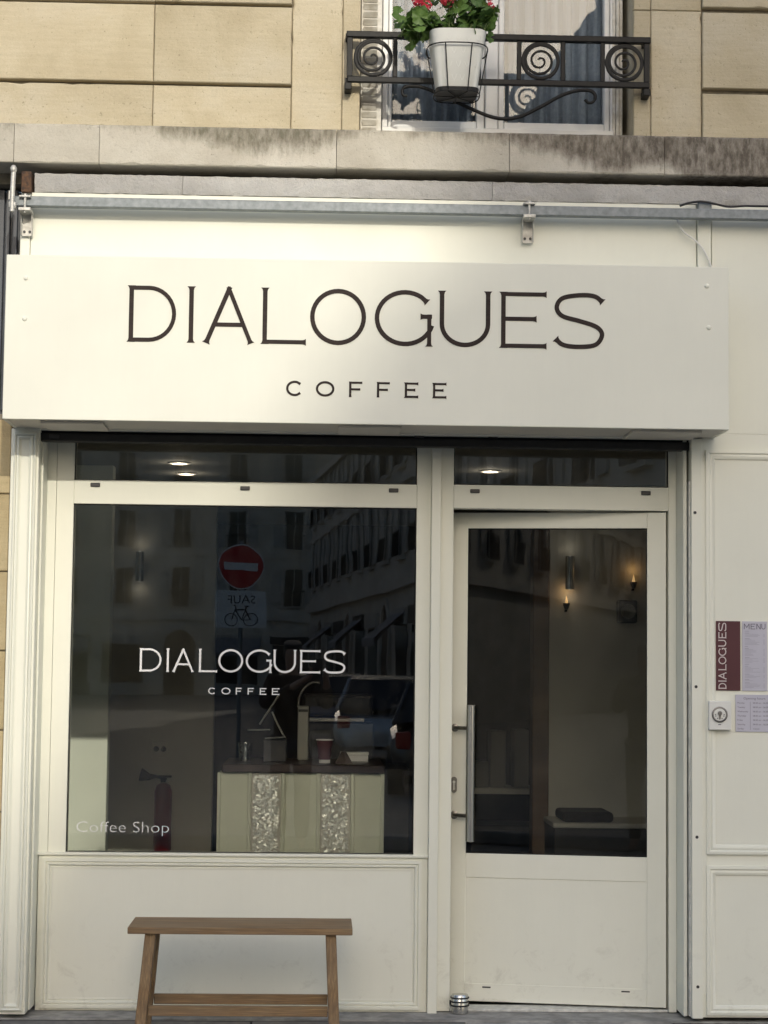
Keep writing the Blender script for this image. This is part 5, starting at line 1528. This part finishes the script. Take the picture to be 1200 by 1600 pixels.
# parked cars the window mirrors
def car_paint(name, c):
    m, nt, b = base_mat(name); b.inputs['Base Color'].default_value = (*c, 1); b.inputs['Roughness'].default_value = .25
    b.inputs['Coat Weight'].default_value = 1; b.inputs['Metallic'].default_value = .3; return m
M['tyre'] = pmat('tyre_rubber', (.02, .02, .02), None, 20, .8)
M['car_glass'] = pmat('car_glass', (.012, .014, .016), None, 3, .04)
M['head'] = pmat('headlight_glass', (.7, .7, .7), None, 5, .1)
M['tail'] = pmat('tail_light', (.35, .01, .01), None, 5, .2)
def car(loc, rot, paint_, label):
    t = thing('parked_car', (0, 0, 0), label, 'car', 'cars parked in the side street')
    # stations along the length: x, half width at belt, bonnet/boot height
    st = [(-2.05, .70, .62), (-1.98, .80, .78), (-1.5, .86, .90), (-.8, .88, .93), (0, .88, .93), (.8, .88, .92), (1.3, .86, .88), (1.8, .82, .76), (2.02, .74, .62), (2.08, .66, .50)]
    mb = MB(); rows = []
    for x, w_, z_ in st:
        zb = .26 if abs(x) < 1.95 else .34
        half = [(w_ * .84, zb), (w_ * .97, zb + .10), (w_ * 1.02, (zb + z_) / 2), (w_ * .985, z_ - .05), (w_ * .90, z_), (0, z_ + .025)]
        rows.append([mb.bm.verts.new((x, y, z)) for y, z in half] + [mb.bm.verts.new((x, -y, z)) for y, z in half[-2::-1]])
    for A, B in zip(rows, rows[1:]):
        for j in range(len(A) - 1): mb.bm.faces.new((A[j], A[j + 1], B[j + 1], B[j]))
        mb.bm.faces.new((A[-1], A[0], B[0], B[-1]))
    mb.bm.faces.new(rows[0]); mb.bm.faces.new(rows[-1])
    mb.build('body', paint_, t, smooth=35)
    def cabin(gl, sc_=1.0):
        out = []
        for x, w_, z_ in ((-1.78, .70, .93), (-1.25, .62, 1.40), (-.5, .62, 1.465), (.15, .62, 1.44), (.45, .64, 1.38), (1.12, .74, .93)):
            out.append((x, w_, z_))
        return out
    cb = cabin(1)
    mb = MB()
    top = [[mb.bm.verts.new((x, s_ * w_, z_)) for s_ in (1, -1)] for x, w_, z_ in cb]
    bot = [[mb.bm.verts.new((x, s_ * .80, .925)) for s_ in (1, -1)] for x, w_, z_ in cb]
    for i in range(len(cb) - 1):
        for s_ in (0, 1): mb.bm.faces.new((bot[i][s_], bot[i + 1][s_], top[i + 1][s_], top[i][s_]))
        mb.bm.faces.new((top[i][0], top[i + 1][0], top[i + 1][1], top[i][1]))
    mb.build('cabin_glass', M['car_glass'], t)
    mb = MB()
    a = [[mb.bm.verts.new((x, s_ * (w_ + .004), z_ + .004)) for s_ in (1, .5, -.5, -1)] for x, w_, z_ in cb[1:5]]
    for i in range(3):
        for j in range(3): mb.bm.faces.new((a[i][j], a[i + 1][j], a[i + 1][j + 1], a[i][j + 1]))
    mb.build('roof', paint_, t, smooth=60)
    for s_ in (1, -1):
        mb = MB()
        for pa, pb in (((1.12, .80, .93), (.45, .645, 1.385)), ((.05, .80, .93), (.0, .63, 1.44)), ((-1.0, .80, .93), (-.98, .63, 1.42)), ((-1.78, .78, .93), (-1.25, .63, 1.40))):
            mb.tube([(pa[0], s_ * (pa[1] + .005), pa[2]), (pb[0], s_ * (pb[1] + .005), pb[2])], .035, 6)
        mb.build('pillars', paint_, t)
        mb = MB(); mb.box(.78, .95, s_ * .92 - .09, s_ * .92 + .09, .95, 1.07, .03, 2); mb.build('wing_mirror', paint_, t)
        mb = MB(); mb.box(1.86, 2.0, s_ * .60 - .14, s_ * .60 + .14, .60, .72, .03, 2); mb.build('headlight', M['head'], t)
        mb = MB(); mb.box(-2.06, -1.93, s_ * .66 - .09, s_ * .66 + .09, .62, .82, .02, 2); mb.build('tail_light', M['tail'], t)
        for x in (1.28, -1.28):
            mb = MB(); mb.lathe([(.24, -.10), (.315, -.095), (.32, 0), (.315, .095), (.24, .10)], (x, s_ * .80, .32), 28, 'Y'); w_ = mb.build('wheel', M['tyre'], t, smooth=40)
            mb = MB(); mb.lathe([(.21, -.108), (.21, .108)], (x, s_ * .80, .32), 20, 'Y'); mb.build('rim', M['galv'], w_)
    t.location = (loc[0], loc[1], -.125); t.rotation_euler = (0, 0, rot)
LC = 25.0
car((1.9, -17.2), R(-84), car_paint('black_car_paint', (.03, .031, .034)), 'black car parked nearest the shop in the side street')
car((1.25, -24.5), R(-84), car_paint('silver_car_paint', (.42, .43, .44)), 'silver car parked behind the black one in the side street')
car((.3, -32.5), R(-84), car_paint('dark_blue_car_paint', (.02, .03, .08)), 'dark blue car third along in the side street')

# the photographer, mirrored in the window
M['skin'] = pmat('skin', (.40, .24, .17), None, 20, .5)
M['coat'] = pmat('brown_coat', (.075, .045, .03), (.05, .03, .02), 30, .9, 0, .4, 200)
M['jeans'] = pmat('dark_trousers', (.018, .02, .03), None, 40, .9)
M['hair'] = pmat('dark_hair', (.02, .013, .009), None, 90, .6, 0, .5, 200)
def skin_mesh(name, verts, edges, mat, parent, root=0, sub=2):
    me = bpy.data.meshes.new(name)
    me.from_pydata([v[:3] for v in verts], edges, [])
    o = bpy.data.objects.new(name, me); col.objects.link(o)
    md = o.modifiers.new('skin', 'SKIN'); md.use_smooth_shade = True
    for i, v in enumerate(verts):
        d = me.skin_vertices[0].data[i]; d.radius = (v[3], v[4] if len(v) > 4 else v[3]); d.use_root = i == root
    o.modifiers.new('sub', 'SUBSURF').levels = sub; o.modifiers['sub'].render_levels = sub
    dg = bpy.context.evaluated_depsgraph_get()
    m2 = bpy.data.meshes.new_from_object(o.evaluated_get(dg))
    bpy.data.objects.remove(o)
    m2.materials.clear(); m2.materials.append(mat)
    for p in m2.polygons: p.use_smooth = True
    c = bpy.data.objects.new(name, m2); col.objects.link(c)
    OFF[c.name] = Vector((0, 0, 0))
    if parent: c.parent = parent; c.location = -OFF[parent.name]
    return c
hx_, hy_ = -.24, -8.62
G0 = -.125
V = [(hx_, hy_, .86, .14, .11), (hx_, hy_, 1.05, .13, .10), (hx_, hy_, 1.28, .17, .11), (hx_, hy_ + .01, 1.40, .06, .06), (hx_, hy_ + .03, 1.47, .055), (hx_, hy_ + .04, 1.56, .078, .092), (hx_, hy_ + .04, 1.66, .06, .075),
     (hx_ - .17, hy_, 1.35, .055), (hx_ - .24, hy_ + .10, 1.12, .045), (hx_ + .06, hy_ + .40, 1.33, .032), (hx_ + .17, hy_ + .43, 1.40, .026),
     (hx_ + .17, hy_, 1.35, .055), (hx_ + .30, hy_ + .12, 1.14, .045), (hx_ + .30, hy_ + .40, 1.34, .032), (hx_ + .285, hy_ + .43, 1.41, .026),
     (hx_ - .09, hy_, .80, .085), (hx_ - .10, hy_ + .02, .42, .058), (hx_ - .10, hy_, G0 + .09, .042), (hx_ - .11, hy_ + .14, G0 + .045, .042, .035),
     (hx_ + .09, hy_, .80, .085), (hx_ + .10, hy_ + .02, .42, .058), (hx_ + .10, hy_, G0 + .09, .042), (hx_ + .11, hy_ + .14, G0 + .045, .042, .035)]
E = [(0, 1), (1, 2), (2, 3), (3, 4), (4, 5), (5, 6), (2, 7), (7, 8), (8, 9), (9, 10), (2, 11), (11, 12), (12, 13), (13, 14), (0, 15), (15, 16), (16, 17), (17, 18), (0, 19), (19, 20), (20, 21), (21, 22)]
person = skin_mesh('person', V, E, M['skin'], None)
prop(person, 'person in a brown coat holding up a phone to photograph the shop', 'person')
cV = [(hx_, hy_, .62, .20, .16), (hx_, hy_, .86, .175, .14), (hx_, hy_, 1.05, .165, .13), (hx_, hy_, 1.28, .20, .135), (hx_, hy_ + .01, 1.39, .085, .085),
      (hx_ - .19, hy_, 1.34, .08), (hx_ - .25, hy_ + .10, 1.12, .068), (hx_ + .02, hy_ + .36, 1.30, .05), (hx_ + .19, hy_, 1.34, .08), (hx_ + .31, hy_ + .12, 1.13, .068), (hx_ + .30, hy_ + .36, 1.31, .05)]
skin_mesh('coat', cV, [(0, 1), (1, 2), (2, 3), (3, 4), (3, 5), (5, 6), (6, 7), (3, 8), (8, 9), (9, 10)], M['coat'], person, 1)
tV = [(hx_, hy_, .88, .15, .12)] + [(v[0], v[1], v[2], v[3] + .02) for v in (V[15], V[16], V[17])] + [(v[0], v[1], v[2], v[3] + .02) for v in (V[19], V[20], V[21])]
skin_mesh('trousers', tV, [(0, 1), (1, 2), (2, 3), (0, 4), (4, 5), (5, 6)], M['jeans'], person)
skin_mesh('hair', [(hx_, hy_ - .01, 1.50, .07, .07), (hx_, hy_ + .0, 1.60, .088, .09), (hx_, hy_ + .035, 1.69, .07, .085)], [(0, 1), (1, 2)], M['hair'], person, 1)
for s_, bx_ in ((-1, hx_ + .17), (1, hx_ + .285)):
    for k in range(4):
        zf = 1.40 + k * .017
        V2 = [(bx_, hy_ + .435, zf, .0105), (bx_ - s_ * .012, hy_ + .468, zf + .004, .0095), (bx_ + s_ * -.01 + s_ * .03, hy_ + .496, zf + .008, .008)]
        skin_mesh('finger', V2, [(0, 1), (1, 2)], M['skin'], person, 0, 1)
ph = thing('phone', (0, -8.13, 1.40), 'black phone held up by the person in the brown coat', 'phone')
mb = MB(); mb.box(-.062, .020, -8.142, -8.131, 1.385, 1.54, .004, 2); mb.build('phone_body', M['tab'], ph)
